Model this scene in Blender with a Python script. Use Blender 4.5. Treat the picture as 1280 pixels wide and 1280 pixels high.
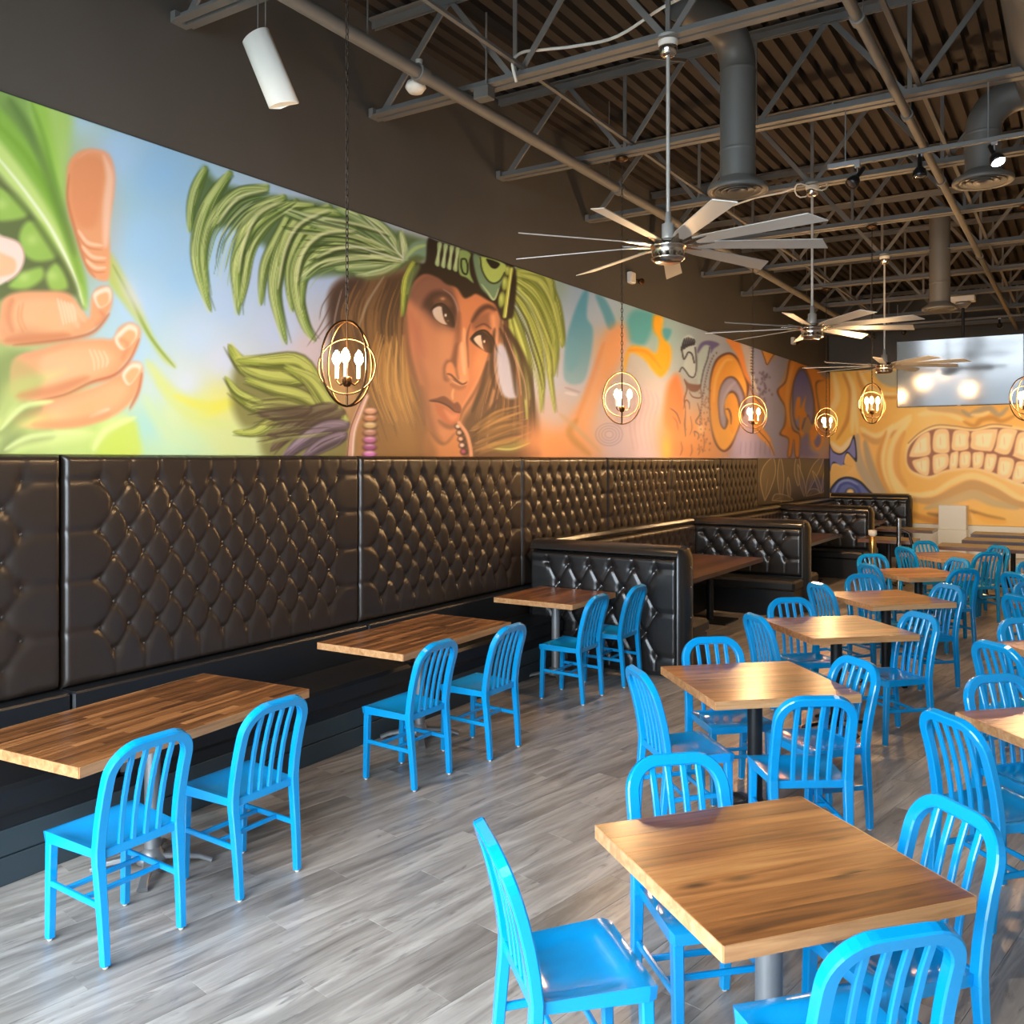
import bpy, math, random
import numpy as np
from mathutils import Vector, Matrix

for o in list(bpy.data.objects): bpy.data.objects.remove(o, do_unlink=True)
SC = bpy.context.scene
COL = SC.collection
random.seed(7)
PI = math.pi

# ------------------------------------------------------------------ camera
F_PX, HOR, VPX, CAM_H = 1125.0, 575.0, 1355.0, 2.0
TH = math.atan((VPX - 640.0) / F_PX)
cam_d = bpy.data.cameras.new('camera')
cam_d.sensor_width = 36.0
cam_d.lens = F_PX / 1280.0 * 36.0
cam_d.shift_y = -(640.0 - HOR) / 1280.0
cam_d.clip_end = 200
cam = bpy.data.objects.new('camera', cam_d)
cam.location = (0, 0, CAM_H)
cam.rotation_euler = (PI / 2, 0, TH)
COL.objects.link(cam)
SC.camera = cam

# ------------------------------------------------------------------ world, daylight, exposure
w = bpy.data.worlds.new('sky'); SC.world = w; w.use_nodes = True
bg = w.node_tree.nodes['Background']
bg.inputs[0].default_value = (0.77, 0.89, 1.0, 1)
bg.inputs[1].default_value = 17.0
SC.view_settings.view_transform = 'Standard'
SC.view_settings.look = 'None'
SC.view_settings.gamma = 1.0
SC.view_settings.use_curve_mapping = False
SC.view_settings.exposure = 0.0
try:
    SC.cycles.use_denoising = True
    SC.cycles.max_bounces = 8
    SC.cycles.diffuse_bounces = 5
    SC.cycles.sample_clamp_indirect = 6.0
    SC.cycles.caustics_reflective = False
    SC.cycles.caustics_refractive = False
except Exception:
    pass

# room extents (metres); camera stands at the origin
WL, WR, WF, WB, ZC = -4.86, 6.0, -0.75, 21.0, 5.56
FRONT_WINS = [(-4.75, -3.1), (-2.95, -1.3), (-1.15, 0.5)]      # x ranges in the front wall
RIGHT_WINS = []      # y ranges in the right wall
WIN_Z = (0.06, 4.3)
def portal(loc, rot, sx, sy):
    l = bpy.data.lights.new('window_daylight', 'AREA'); l.shape = 'RECTANGLE'
    l.size, l.size_y = sx, sy
    l.cycles.is_portal = True
    o = bpy.data.objects.new('window_daylight', l); o.location = loc; o.rotation_euler = rot
    COL.objects.link(o)
for x0, x1 in FRONT_WINS:
    portal(((x0+x1)/2, WF-0.02, sum(WIN_Z)/2), (PI/2, 0, 0), x1-x0, WIN_Z[1]-WIN_Z[0])
for y0, y1 in RIGHT_WINS:
    portal((WR+0.02, (y0+y1)/2, sum(WIN_Z)/2), (PI/2, 0, PI/2), y1-y0, WIN_Z[1]-WIN_Z[0])

# ------------------------------------------------------------------ helpers
def srgb(r, g, b):
    f = lambda c: (c/255/12.92) if c/255 <= 0.04045 else ((c/255+0.055)/1.055)**2.4
    return (f(r), f(g), f(b))

def tag(o, label=None, cat=None, group=None, kind=None):
    if label: o['label'] = label
    if cat: o['category'] = cat
    if group: o['group'] = group
    if kind: o['kind'] = kind
    return o

def empty(name, loc, rz=0.0, label=None, cat=None, group=None):
    o = bpy.data.objects.new(name, None); o.location = loc; o.rotation_euler = (0, 0, rz)
    o.empty_display_size = 0.1
    COL.objects.link(o)
    return tag(o, label, cat, group)

def put(name, me, parent=None, loc=(0, 0, 0), rot=(0, 0, 0)):
    o = bpy.data.objects.new(name, me); o.location = loc; o.rotation_euler = rot
    COL.objects.link(o)
    if parent: o.parent = parent
    return o

def copy_tree(o, parent=None):
    c = o.copy(); COL.objects.link(c); c.parent = parent
    for ch in list(o.children): copy_tree(ch, c)
    return c

class MB:
    """collects shapes into one mesh"""
    def __init__(s): s.v = []; s.f = []; s.sm = []
    def add(s, vs, fs, smooth=False):
        n = len(s.v); s.v += [tuple(p) for p in vs]
        s.f += [tuple(i+n for i in f) for f in fs]; s.sm += [smooth]*len(fs)
        return s
    def box(s, x0, x1, y0, y1, z0, z1, bev=0.0, M=None):
        if bev <= 0:
            vs = [(x, y, z) for z in (z0, z1) for y in (y0, y1) for x in (x0, x1)]
            fs = [(0,2,3,1), (4,5,7,6), (0,1,5,4), (2,6,7,3), (0,4,6,2), (1,3,7,5)]
        else:
            b = min(bev, (x1-x0)*.49, (y1-y0)*.49, (z1-z0)*.49)
            def ring(z, i): return [(x0+i+b, y0+i, z), (x1-i-b, y0+i, z), (x1-i, y0+i+b, z), (x1-i, y1-i-b, z),
                                    (x1-i-b, y1-i, z), (x0+i+b, y1-i, z), (x0+i, y1-i-b, z), (x0+i, y0+i+b, z)]
            vs = ring(z0, b*.7) + ring(z0+b, 0) + ring(z1-b, 0) + ring(z1, b*.7)
            fs = [tuple(range(7, -1, -1)), tuple(range(24, 32))]
            for k in range(3):
                for i in range(8):
                    j = (i+1) % 8; fs.append((k*8+i, k*8+j, k*8+8+j, k*8+8+i))
        if M is not None: vs = [M @ Vector(p) for p in vs]
        return s.add(vs, fs)
    def cyl(s, p, q, r0, r1=None, n=12, cap=True, smooth=True):
        p, q = Vector(p), Vector(q); r1 = r0 if r1 is None else r1
        d = (q-p).normalized(); u = d.orthogonal().normalized(); w_ = d.cross(u)
        vs = []
        for c, r in ((p, r0), (q, r1)):
            vs += [c + r*(math.cos(2*PI*i/n)*u + math.sin(2*PI*i/n)*w_) for i in range(n)]
        s.add(vs, [(i, (i+1) % n, n+(i+1) % n, n+i) for i in range(n)], smooth)
        if cap: s.add(vs, [tuple(range(n-1, -1, -1)), tuple(range(n, 2*n))])
        return s
    def tube(s, pts, r, n=8, closed=False, smooth=True, cap=True):
        pts = [Vector(p) for p in pts]; m = len(pts)
        rs = r if isinstance(r, (list, tuple)) else [r]*m
        prev = None; vs = []
        for i in range(m):
            if closed: t = pts[(i+1) % m] - pts[i-1]
            else: t = pts[min(i+1, m-1)] - pts[max(i-1, 0)]
            t.normalize()
            u = t.orthogonal().normalized() if prev is None else (prev - t*prev.dot(t)).normalized()
            prev = u; w_ = t.cross(u)
            vs += [pts[i] + rs[i]*(math.cos(2*PI*k/n)*u + math.sin(2*PI*k/n)*w_) for k in range(n)]
        fs = []
        for i in range(m if closed else m-1):
            j = (i+1) % m
            for k in range(n): fs.append((i*n+k, i*n+(k+1) % n, j*n+(k+1) % n, j*n+k))
        s.add(vs, fs, smooth)
        if not closed and cap: s.add(vs, [tuple(range(n-1, -1, -1)), tuple((m-1)*n+k for k in range(n))])
        return s
    def sweep(s, pts, Ns, hw, hd, ch=0.3):
        """bevelled rectangular bar along pts; Ns = depth direction per point; hw/hd half sizes (lists or numbers)"""
        pts = [Vector(p) for p in pts]; m = len(pts)
        hw = hw if isinstance(hw, list) else [hw]*m; hd = hd if isinstance(hd, list) else [hd]*m
        vs = []
        for i in range(m):
            t = (pts[min(i+1, m-1)] - pts[max(i-1, 0)]).normalized()
            N = Vector(Ns[i] if isinstance(Ns, list) else Ns); N = (N - t*N.dot(t)).normalized(); B = t.cross(N)
            a_, b_ = hw[i], hd[i]; c = ch*min(a_, b_)
            for x, y in ((-a_+c, -b_), (a_-c, -b_), (a_, -b_+c), (a_, b_-c), (a_-c, b_), (-a_+c, b_), (-a_, b_-c), (-a_, -b_+c)):
                vs.append(pts[i] + x*B + y*N)
        fs = []
        for i in range(m-1):
            for k in range(8): fs.append((i*8+k, i*8+(k+1) % 8, i*8+8+(k+1) % 8, i*8+8+k))
        fs += [tuple(range(7, -1, -1)), tuple((m-1)*8+k for k in range(8))]
        return s.add(vs, fs)
    def lathe(s, prof, c=(0, 0, 0), n=20, smooth=True, axis=None):
        """prof: (r, z) list"""
        vs = []; c = Vector(c)
        R = Matrix.Identity(3) if axis is None else Vector((0, 0, 1)).rotation_difference(Vector(axis)).to_matrix()
        for r, z in prof:
            vs += [c + R @ Vector((max(r, 1e-5)*math.cos(2*PI*k/n), max(r, 1e-5)*math.sin(2*PI*k/n), z)) for k in range(n)]
        fs = []
        for i in range(len(prof)-1):
            for k in range(n): fs.append((i*n+k, i*n+(k+1) % n, i*n+n+(k+1) % n, i*n+n+k))
        return s.add(vs, fs, smooth)
    def mesh(s, name, mat):
        me = bpy.data.meshes.new(name); me.from_pydata(s.v, [], s.f); me.update()
        me.polygons.foreach_set('use_smooth', s.sm)
        if mat: me.materials.append(mat)
        return me
    def build(s, name, mat, parent=None, loc=(0, 0, 0), rot=(0, 0, 0)):
        return put(name, s.mesh(name, mat), parent, loc, rot)

# ------------------------------------------------------------------ materials
def mat(name, col, rough=0.5, metal=0.0, spec=0.5, coat=0.0, bump=None, var=None, emit=None):
    """bump=(scale,strength); var=(scale, amount, stretch)"""
    m = bpy.data.materials.new(name); m.use_nodes = True
    nt = m.node_tree; b = nt.nodes['Principled BSDF']
    b.inputs['Base Color'].default_value = (*col, 1)
    b.inputs['Roughness'].default_value = rough
    b.inputs['Metallic'].default_value = metal
    b.inputs['Specular IOR Level'].default_value = spec
    if coat: b.inputs['Coat Weight'].default_value = coat; b.inputs['Coat Roughness'].default_value = 0.12
    N = nt.nodes.new; L = nt.links.new
    tc = N('ShaderNodeTexCoord')
    if var:
        nz = N('ShaderNodeTexNoise'); nz.inputs['Scale'].default_value = var[0]; nz.inputs['Detail'].default_value = 5
        mp = N('ShaderNodeMapping'); mp.inputs['Scale'].default_value = var[2] if len(var) > 2 else (1, 1, 1)
        L(tc.outputs['Object'], mp.inputs[0]); L(mp.outputs[0], nz.inputs[0])
        mx = N('ShaderNodeMix'); mx.data_type = 'RGBA'
        k = var[1]
        mx.inputs[6].default_value = (*[c*(1-k) for c in col], 1); mx.inputs[7].default_value = (*[min(1, c*(1+k)) for c in col], 1)
        L(nz.outputs[0], mx.inputs[0]); L(mx.outputs[2], b.inputs['Base Color'])
    if bump:
        nz = N('ShaderNodeTexNoise'); nz.inputs['Scale'].default_value = bump[0]; nz.inputs['Detail'].default_value = 4
        L(tc.outputs['Object'], nz.inputs[0])
        bp = N('ShaderNodeBump'); bp.inputs['Strength'].default_value = bump[1]; bp.inputs['Distance'].default_value = 0.01
        L(nz.outputs[0], bp.inputs['Height']); L(bp.outputs[0], b.inputs['Normal'])
    if emit:
        b.inputs['Emission Color'].default_value = (*emit[0], 1); b.inputs['Emission Strength'].default_value = emit[1]
    return m

def wood(name, cols, rough=0.35, grain=(1.2, 22, 22), rnd=0.35, knots=0.0, coat=0.15):
    """boards: colour ramp over stretched noise, each board its own tone"""
    m = bpy.data.materials.new(name); m.use_nodes = True
    nt = m.node_tree; b = nt.nodes['Principled BSDF']; N = nt.nodes.new; L = nt.links.new
    tc = N('ShaderNodeTexCoord'); oi = N('ShaderNodeObjectInfo')
    ofs = N('ShaderNodeVectorMath'); ofs.operation = 'SCALE'; ofs.inputs[0].default_value = (13.7, 7.1, 3.3)
    L(oi.outputs['Random'], ofs.inputs['Scale'])
    ad = N('ShaderNodeVectorMath'); ad.operation = 'ADD'
    L(tc.outputs['Object'], ad.inputs[0]); L(ofs.outputs[0], ad.inputs[1])
    mp = N('ShaderNodeMapping'); mp.inputs['Scale'].default_value = grain; L(ad.outputs[0], mp.inputs[0])
    nz = N('ShaderNodeTexNoise'); nz.inputs['Scale'].default_value = 1.0; nz.inputs['Detail'].default_value = 7
    nz.inputs['Roughness'].default_value = 0.62; nz.inputs['Distortion'].default_value = 0.6
    L(mp.outputs[0], nz.inputs[0])
    rm = N('ShaderNodeMath'); rm.operation = 'MULTIPLY_ADD'; rm.inputs[1].default_value = rnd; rm.inputs[2].default_value = -rnd/2
    L(oi.outputs['Random'], rm.inputs[0])
    sm = N('ShaderNodeMath'); sm.operation = 'ADD'; L(nz.outputs[0], sm.inputs[0]); L(rm.outputs[0], sm.inputs[1])
    cr = N('ShaderNodeValToRGB'); el = cr.color_ramp.elements
    n = len(cols)
    for i, c in enumerate(cols):
        pos = 0.25 + 0.5*i/(n-1)
        e = el[i] if i < 2 else el.new(pos)
        e.position = pos; e.color = (*c, 1)
    L(sm.outputs[0], cr.inputs[0])
    out = cr.outputs[0]
    if knots:
        mp2 = N('ShaderNodeMapping'); mp2.inputs['Scale'].default_value = (3.0, 9.0, 9.0); L(ad.outputs[0], mp2.inputs[0])
        vo = N('ShaderNodeTexVoronoi'); vo.inputs['Scale'].default_value = 1.0; L(mp2.outputs[0], vo.inputs[0])
        r2 = N('ShaderNodeMapRange'); r2.inputs[1].default_value = 0.05; r2.inputs[2].default_value = 0.22
        r2.inputs[3].default_value = knots; r2.inputs[4].default_value = 0.0; L(vo.outputs['Distance'], r2.inputs[0])
        mx = N('ShaderNodeMix'); mx.data_type = 'RGBA'; mx.inputs[7].default_value = (*[c*.35 for c in cols[0]], 1)
        L(r2.outputs[0], mx.inputs[0]); L(out, mx.inputs[6]); out = mx.outputs[2]
    L(out, b.inputs['Base Color'])
    b.inputs['Roughness'].default_value = rough
    b.inputs['Coat Weight'].default_value = coat; b.inputs['Coat Roughness'].default_value = 0.2
    bp = N('ShaderNodeBump'); bp.inputs['Strength'].default_value = 0.12; bp.inputs['Distance'].default_value = 0.004
    L(nz.outputs[0], bp.inputs['Height']); L(bp.outputs[0], b.inputs['Normal'])
    return m

M_WALL = mat('dark_wall_paint', srgb(80, 77, 73), 0.75, bump=(9, .05), var=(2.2, .10))
M_WALL_LT = mat('light_wall_paint', srgb(205, 196, 182), 0.7)
M_STEEL = mat('grey_painted_steel', srgb(108, 105, 100), 0.55, var=(5, .15))
M_DARKSTEEL = mat('black_steel', srgb(34, 35, 36), 0.4, metal=.2)
M_DECK = mat('brown_roof_deck', srgb(48, 40, 34), 0.85, var=(1.6, .35, (1, .25, 1)))
M_DUCT = mat('grey_painted_duct', srgb(102, 100, 95), 0.5, metal=0.15)
M_LEATHER = mat('black_leather', srgb(46, 38, 33), 0.31, spec=.6, bump=(320, .06), var=(3, .12))
M_BOOTH = mat('glossy_black_leather', srgb(34, 33, 33), 0.25, spec=.6, bump=(220, .05), var=(3, .12))
M_LEATHER_D = mat('black_vinyl', srgb(24, 26, 29), 0.4, spec=.5, bump=(260, .05))
M_KICK = mat('dark_slate_vinyl', srgb(48, 60, 66), 0.5)
M_BLUE = mat('blue_powder_coat', (0.002, 0.31, 0.70), 0.17, spec=.5, coat=.35)
M_GLIDE = mat('white_plastic_glide', (.75, .74, .72), 0.5)
M_SILVER = mat('silver_painted_iron', srgb(142, 143, 144), 0.4, metal=.55)
M_ROD = mat('satin_silver_rod', srgb(200, 198, 192), .35, metal=.35)
M_NICKEL = mat('brushed_nickel', srgb(205, 198, 188), 0.2, metal=1.0)
M_BLADE = mat('silver_fan_blade', srgb(196, 194, 188), 0.4, metal=.2)
M_BRONZE = mat('warm_bronze', srgb(84, 60, 38), 0.35, metal=.9)
M_CHAIN = mat('dark_chain', srgb(74, 64, 56), 0.4, metal=.8)
M_BULB = mat('lit_bulb', (1, .7, .35), .3, emit=((1.0, .66, .30), 70.0))
M_WHITE = mat('white_plastic', srgb(226, 220, 208), .45)
M_CREAM = mat('cream_panel', srgb(228, 222, 208), .45)
M_CHROME = mat('polished_steel', srgb(210, 208, 204), .12, metal=1)
M_BLACKPL = mat('black_plastic', srgb(18, 18, 19), .3)
M_BUTTON = mat('leather_button', srgb(60, 56, 54), .28, spec=.6)
M_WOOD_C = wood('honey_table_wood', [srgb(96, 54, 27), srgb(140, 84, 41), srgb(172, 108, 56), srgb(196, 136, 78)], .3, (1.6, 24, 24), .3, knots=.9)
M_WOOD_W = wood('walnut_butcher_block', [srgb(72, 42, 23), srgb(108, 66, 35), srgb(140, 88, 48), srgb(180, 122, 74)], .3, (1.4, 34, 34), .38)
M_WOOD_B = wood('dark_booth_wood', [srgb(54, 34, 22), srgb(86, 54, 33), srgb(120, 78, 48)], .3, (1.4, 26, 26), .3)
M_EDGE = wood('pale_table_edge', [srgb(150, 100, 60), srgb(190, 138, 90), srgb(214, 168, 120)], .45, (2.0, 30, 30), .5, coat=.1)
# ------------------------------------------------------------------ the room
def struct(name, mb, m, parent=None):
    o = mb.build(name, m, parent)
    if parent is None: o['kind'] = 'structure'
    return o

def floor_material():
    m = bpy.data.materials.new('grey_vinyl_plank'); m.use_nodes = True
    nt = m.node_tree; b = nt.nodes['Principled BSDF']; N = nt.nodes.new; L = nt.links.new
    ge = N('ShaderNodeNewGeometry'); oi = N('ShaderNodeObjectInfo')
    rnd = N('ShaderNodeMath'); rnd.operation = 'ADD'
    L(ge.outputs['Random Per Island'], rnd.inputs[0]); L(oi.outputs['Random'], rnd.inputs[1])
    fr = N('ShaderNodeMath'); fr.operation = 'FRACT'; L(rnd.outputs[0], fr.inputs[0])
    rot = N('ShaderNodeMapping'); rot.inputs['Rotation'].default_value = (0, 0, -math.radians(80)); L(ge.outputs['Position'], rot.inputs[0])
    sc = N('ShaderNodeVectorMath'); sc.operation = 'SCALE'; sc.inputs[0].default_value = (17, 31, 11); L(fr.outputs[0], sc.inputs['Scale'])
    ad = N('ShaderNodeVectorMath'); L(rot.outputs[0], ad.inputs[0]); L(sc.outputs[0], ad.inputs[1])
    def noise(scale, detail, dist=0.0, rough=.6):
        mp = N('ShaderNodeMapping'); mp.inputs['Scale'].default_value = scale; L(ad.outputs[0], mp.inputs[0])
        nz = N('ShaderNodeTexNoise'); nz.inputs['Scale'].default_value = 1; nz.inputs['Detail'].default_value = detail
        nz.inputs['Distortion'].default_value = dist; nz.inputs['Roughness'].default_value = rough
        L(mp.outputs[0], nz.inputs[0]); return nz.outputs[0]
    n1 = noise((1.3, 12, 1), 6, .9, .6); n2 = noise((2.6, 14, 1), 5, 1.8, .62)
    base = N('ShaderNodeValToRGB'); e = base.color_ramp.elements
    e[0].position = .28; e[0].color = (*srgb(112, 106, 100), 1); e[1].position = .72; e[1].color = (*srgb(190, 183, 175), 1)
    k = e.new(.5); k.color = (*srgb(152, 145, 138), 1)
    tone = N('ShaderNodeMath'); tone.operation = 'MULTIPLY_ADD'; tone.inputs[1].default_value = .16; tone.inputs[2].default_value = -.08
    L(fr.outputs[0], tone.inputs[0])
    s1 = N('ShaderNodeMath'); L(n1, s1.inputs[0]); L(tone.outputs[0], s1.inputs[1]); L(s1.outputs[0], base.inputs[0])
    mark = N('ShaderNodeMapRange'); mark.inputs[1].default_value = .57; mark.inputs[2].default_value = .72
    mark.inputs[3].default_value = 0; mark.inputs[4].default_value = .7; L(n2, mark.inputs[0])
    mx = N('ShaderNodeMix'); mx.data_type = 'RGBA'; mx.inputs[7].default_value = (*srgb(82, 78, 76), 1)
    L(mark.outputs[0], mx.inputs[0]); L(base.outputs[0], mx.inputs[6]); L(mx.outputs[2], b.inputs['Base Color'])
    b.inputs['Roughness'].default_value = .34; b.inputs['Specular IOR Level'].default_value = .5
    bp = N('ShaderNodeBump'); bp.inputs['Strength'].default_value = .12; bp.inputs['Distance'].default_value = .003
    L(n1, bp.inputs['Height']); L(bp.outputs[0], b.inputs['Normal'])
    return m
M_FLOOR = floor_material()

def proj(X, Y, z):
    t = -math.sin(TH)*X + math.cos(TH)*Y; l = math.cos(TH)*X + math.sin(TH)*Y
    if t < 0.2: return None
    return 640 + F_PX*l/t, HOR + (CAM_H-z)*F_PX/t, t

floor = struct('floor', MB().box(WL, WR, WF, WB, -0.12, -0.006), M_FLOOR)
tag(floor, 'grey wood-look vinyl plank floor')
PW, PLN, ANG = 0.178, 1.22, math.radians(80)
plank_me = MB().box(-PLN/2+.0006, PLN/2-.0006, -PW/2+.0006, PW/2-.0006, -0.005, 0.0, bev=.0012).mesh('plank', M_FLOOR)
cx_, sx_ = math.cos(ANG), math.sin(ANG)
cand = []
for j in range(-90, 90):
    off = (j*0.381) % 1.0
    for i in range(-25, 25):
        lx, ly = (i+off)*PLN, j*PW
        X, Y = 0.5 + lx*cx_ - ly*sx_, 9.0 + lx*sx_ + ly*cx_
        ok = True
        for a_, b_ in ((-1, -1), (1, -1), (1, 1), (-1, 1)):
            x = X + a_*PLN/2*cx_ - b_*PW/2*sx_; y = Y + a_*PLN/2*sx_ + b_*PW/2*cx_
            if not (WL+.02 < x < WR-.02 and WF+.02 < y < WB-.02): ok = False
        if not ok: continue
        p = proj(X, Y, 0)
        vis = p is not None and -60 < p[0] < 1340 and p[1] < 1340 and X > -4.25
        cand.append((p[2] if vis else 1e6+abs(X)+abs(Y), X, Y))
cand.sort()
for d, X, Y in cand[:300]:
    put('plank', plank_me, floor, (X, Y, 0), (0, 0, ANG))
rest = MB()
for d, X, Y in cand[300:]:
    Mx = Matrix.Translation((X, Y, 0)) @ Matrix.Rotation(ANG, 4, 'Z')
    rest.box(-PLN/2+.0006, PLN/2-.0006, -PW/2+.0006, PW/2-.0006, -0.005, 0.0, M=Mx)
rp = rest.build('far_planks', M_FLOOR, floor); rp['kind'] = 'stuff'

struct('wall_left', MB().box(WL-.2, WL, WF-.2, WB+.2, -.12, ZC+.2), M_WALL)
struct('wall_back', MB().box(WL, WR, WB, WB+.2, -.12, ZC+.2), M_WALL)

def wall_with_openings(name, axis, pos, thick, lo, hi, wins):
    """axis 'x': wall runs along x at y=pos"""
    mb = MB()
    def seg(a_, b_, z0, z1):
        if axis == 'x': mb.box(a_, b_, pos-thick, pos, z0, z1)
        else: mb.box(pos, pos+thick, a_, b_, z0, z1)
    cur = lo
    for a_, b_ in wins:
        seg(cur, a_, 0, ZC+.2); seg(a_, b_, 0, WIN_Z[0]); seg(a_, b_, WIN_Z[1], ZC+.2); cur = b_
    seg(cur, hi, 0, ZC+.2)
    return struct(name, mb, M_WALL_LT)
wall_with_openings('wall_front', 'x', WF, .2, WL, WR, FRONT_WINS)
wall_with_openings('wall_right', 'y', WR, .2, WF-.2, WB+.2, RIGHT_WINS)
n_w = 0
for axis, pos, wins in (('x', WF-.1, FRONT_WINS), ('y', WR+.1, RIGHT_WINS)):
    for a_, b_ in wins:
        n_w += 1
        mb = MB(); f = .05
        for (p0, p1, z0, z1) in ((a_, a_+f, *WIN_Z), (b_-f, b_, *WIN_Z), (a_+f, b_-f, WIN_Z[0], WIN_Z[0]+f), (a_+f, b_-f, WIN_Z[1]-f, WIN_Z[1]), (a_+f, b_-f, 2.2, 2.2+f)):
            if axis == 'x': mb.box(p0, p1, pos-.04, pos+.04, z0, z1)
            else: mb.box(pos-.04, pos+.04, p0, p1, z0, z1)
        o = struct('window_%d' % n_w, mb, M_DARKSTEEL)
pave = struct('ground_outside', MB().box(-30, 40, -30, 40, -.3, -.13), mat('pale_paving', srgb(150, 154, 156), .9, var=(.3, .2)))

# ceiling: ribbed deck, ribs run away from the camera
mb = MB(); prof = []; x = WL
while x < WR:
    prof += [(x, ZC), (x+.085, ZC), (x+.095, ZC+.075), (x+.140, ZC+.075)]; x += .15
vs = [(px_, WF-.2, pz) for px_, pz in prof] + [(px_, WB+.2, pz) for px_, pz in prof]
n = len(prof)
mb.add(vs, [(i, n+i, n+i+1, i+1) for i in range(n-1)])
mb.box(WL-.2, WR+.2, WF-.2, WB+.2, ZC+.08, ZC+.2)
struct('ceiling', mb, M_DECK)

# ------------------------------------------------------------------ tufted leather
def tuft_mesh(name, w, h, dy, dz, my, mz0, mz1, ncol, nrow, res, depth=.05, edge=.03, m=M_LEATHER, puff=.0145, dimple=.016):
    """upright upholstered panel in local (y: 0..w, z: 0..h), face towards +x, back plane at x=0.
    first row of buttons at h-mz1, every other row staggered by half a spacing; returns mesh and button list"""
    rows = [(h-mz1-k*dz) for k in range(nrow)]
    btn = []
    for k, z in enumerate(rows):
        nc = ncol if k % 2 == 0 else ncol-1
        for c in range(nc): btn.append((my + (c + (0.5 if k % 2 else 0))*dy, z))
    ny, nz = max(4, int(w/res)), max(4, int(h/res))
    Y, Z = np.meshgrid(np.linspace(0, w, ny+1), np.linspace(0, h, nz+1))
    B = np.array(btn)
    d = np.full(Y.shape, 9.0)
    for by, bz in btn: d = np.minimum(d, np.hypot(Y-by, Z-bz))
    s_ = (Y-my)/dy + (Z-rows[0])/(2*dz); t_ = (Y-my)/dy - (Z-rows[0])/(2*dz)
    fs, ft = np.abs(np.sin(PI*s_)), np.abs(np.sin(PI*t_))
    mn = np.minimum(fs, ft); diam = (1-(1-np.clip(mn/.5, 0, 1))**2.6)*.62 + .38*np.sqrt(np.clip(fs*ft, 0, 1))
    y0, y1, z0, z1 = my, my+(ncol-1)*dy, rows[-1], rows[0]
    # outside the button field: channels run straight to the edges
    fy = np.abs(np.sin(PI*(Y-my)/dy)); fz = np.abs(np.sin(PI*(Z-rows[0])/(2*dz)))
    side = ((Y < y0) | (Y > y1)); tb = (Z > z1) ; bt = (Z < z0)
    yo = my + (0.5*dy if (nrow-1) % 2 else 0)
    fyb = np.abs(np.sin(PI*(Y-yo)/dy))
    chan = lambda q: 0.45 + 0.55*np.clip(q*3.0, 0, 1)**.6
    hgt = diam.copy()
    hgt = np.where(side, chan(fz), hgt)
    hgt = np.where(tb & ~side, chan(fy), hgt)
    hgt = np.where(bt & ~side, chan(fyb), hgt)
    X = depth + puff*hgt + dimple*(1-np.exp(-(d/.034)**2)) - dimple
    eb = np.minimum(np.minimum(Y, w-Y), np.minimum(Z, h-Z))
    X = X - depth*.75*np.clip(1-eb/edge, 0, 1)**2
    vs = np.stack([X, Y, Z], -1).reshape(-1, 3)
    W1 = ny+1
    idx = np.arange((nz+1)*W1).reshape(nz+1, W1)
    faces = np.stack([idx[:-1, :-1], idx[:-1, 1:], idx[1:, 1:], idx[1:, :-1]], -1).reshape(-1, 4)
    V = vs.tolist(); Fs = [tuple(f) for f in faces.tolist()]
    loop = list(idx[0, :]) + list(idx[1:, -1]) + list(idx[-1, -2::-1]) + list(idx[-2:0:-1, 0])
    n0 = len(V)
    for i in loop: V.append((0.0, V[i][1], V[i][2]))
    L_ = len(loop)
    for k in range(L_):
        Fs.append((int(loop[k]), n0+k, n0+(k+1) % L_, int(loop[(k+1) % L_])))
    Fs.append(tuple(n0+k for k in range(L_-1, -1, -1)))
    me = bpy.data.meshes.new(name); me.from_pydata(V, [], Fs); me.update()
    me.polygons.foreach_set('use_smooth', [True]*len(faces)+[False]*(len(Fs)-len(faces)))
    me.materials.append(m)
    return me, [(depth-dimple, by, bz) for by, bz in btn]

def button_mesh(name, pts, r, m=M_BUTTON):
    mb = MB()
    for x, y, z in pts:
        mb.lathe([(r, 0), (r*.95, r*.45), (r*.5, r*.8), (0, r*.85)], (x, y, z), n=7, axis=(1, 0, 0))
    return mb.mesh(name, m)

# wall banquette: tall tufted back in bays, plain lower back, seat, plinth
FACE = -4.75
seams = [0.47, 2.89, 5.32, 7.74]
ban = empty('banquette', (WL, 0.47, 0), 0, 'long black leather wall banquette with tall button-tufted back', 'banquette')
BX0 = WL+.003
def bay(y0, y1, res, nrow=8, my=.22, dimple=.016, puff=.0145):
    w = y1-y0-.012
    ncol = int(round((w-2*my)/.2))+1; dy = (w-2*my)/(ncol-1)
    me, pts = tuft_mesh('tufted_panel', w, 1.31, dy, .143, my, .1, .145, ncol, nrow, res, dimple=dimple, puff=puff)
    o = put('tufted_panel', me, ban, (0.003, y0+.006-.47, .72))
    b = put('buttons', button_mesh('buttons', pts, .014), o); b['kind'] = 'stuff'
    lower = MB().box(0, .15, y0+.006-.47, y1-.006-.47, .40, .717, bev=.012)
    lower.build('lower_back', M_LEATHER_D, ban, (0.003, 0, 0))
bay(0.47, 2.89, .02); bay(2.89, 5.32, .0125); bay(5.32, 7.74, .014, my=.16, dimple=.02, puff=.016)
bay(7.74, 9.67, .018, my=.12, dimple=.022, puff=.017)
for y0, y1 in ((9.67, 11.63), (11.63, 13.6), (13.6, 15.5)): bay(y0, y1, .018, my=.11, dimple=.026, puff=.018)
for y0, y1 in ((0.47, 2.89), (2.89, 5.32), (5.32, 7.66)):
    MB().box(.153, .60, y0+.004-.47, y1-.004-.47, .33, .47, bev=.025).build('seat_cushion', M_LEATHER_D, ban)
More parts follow.
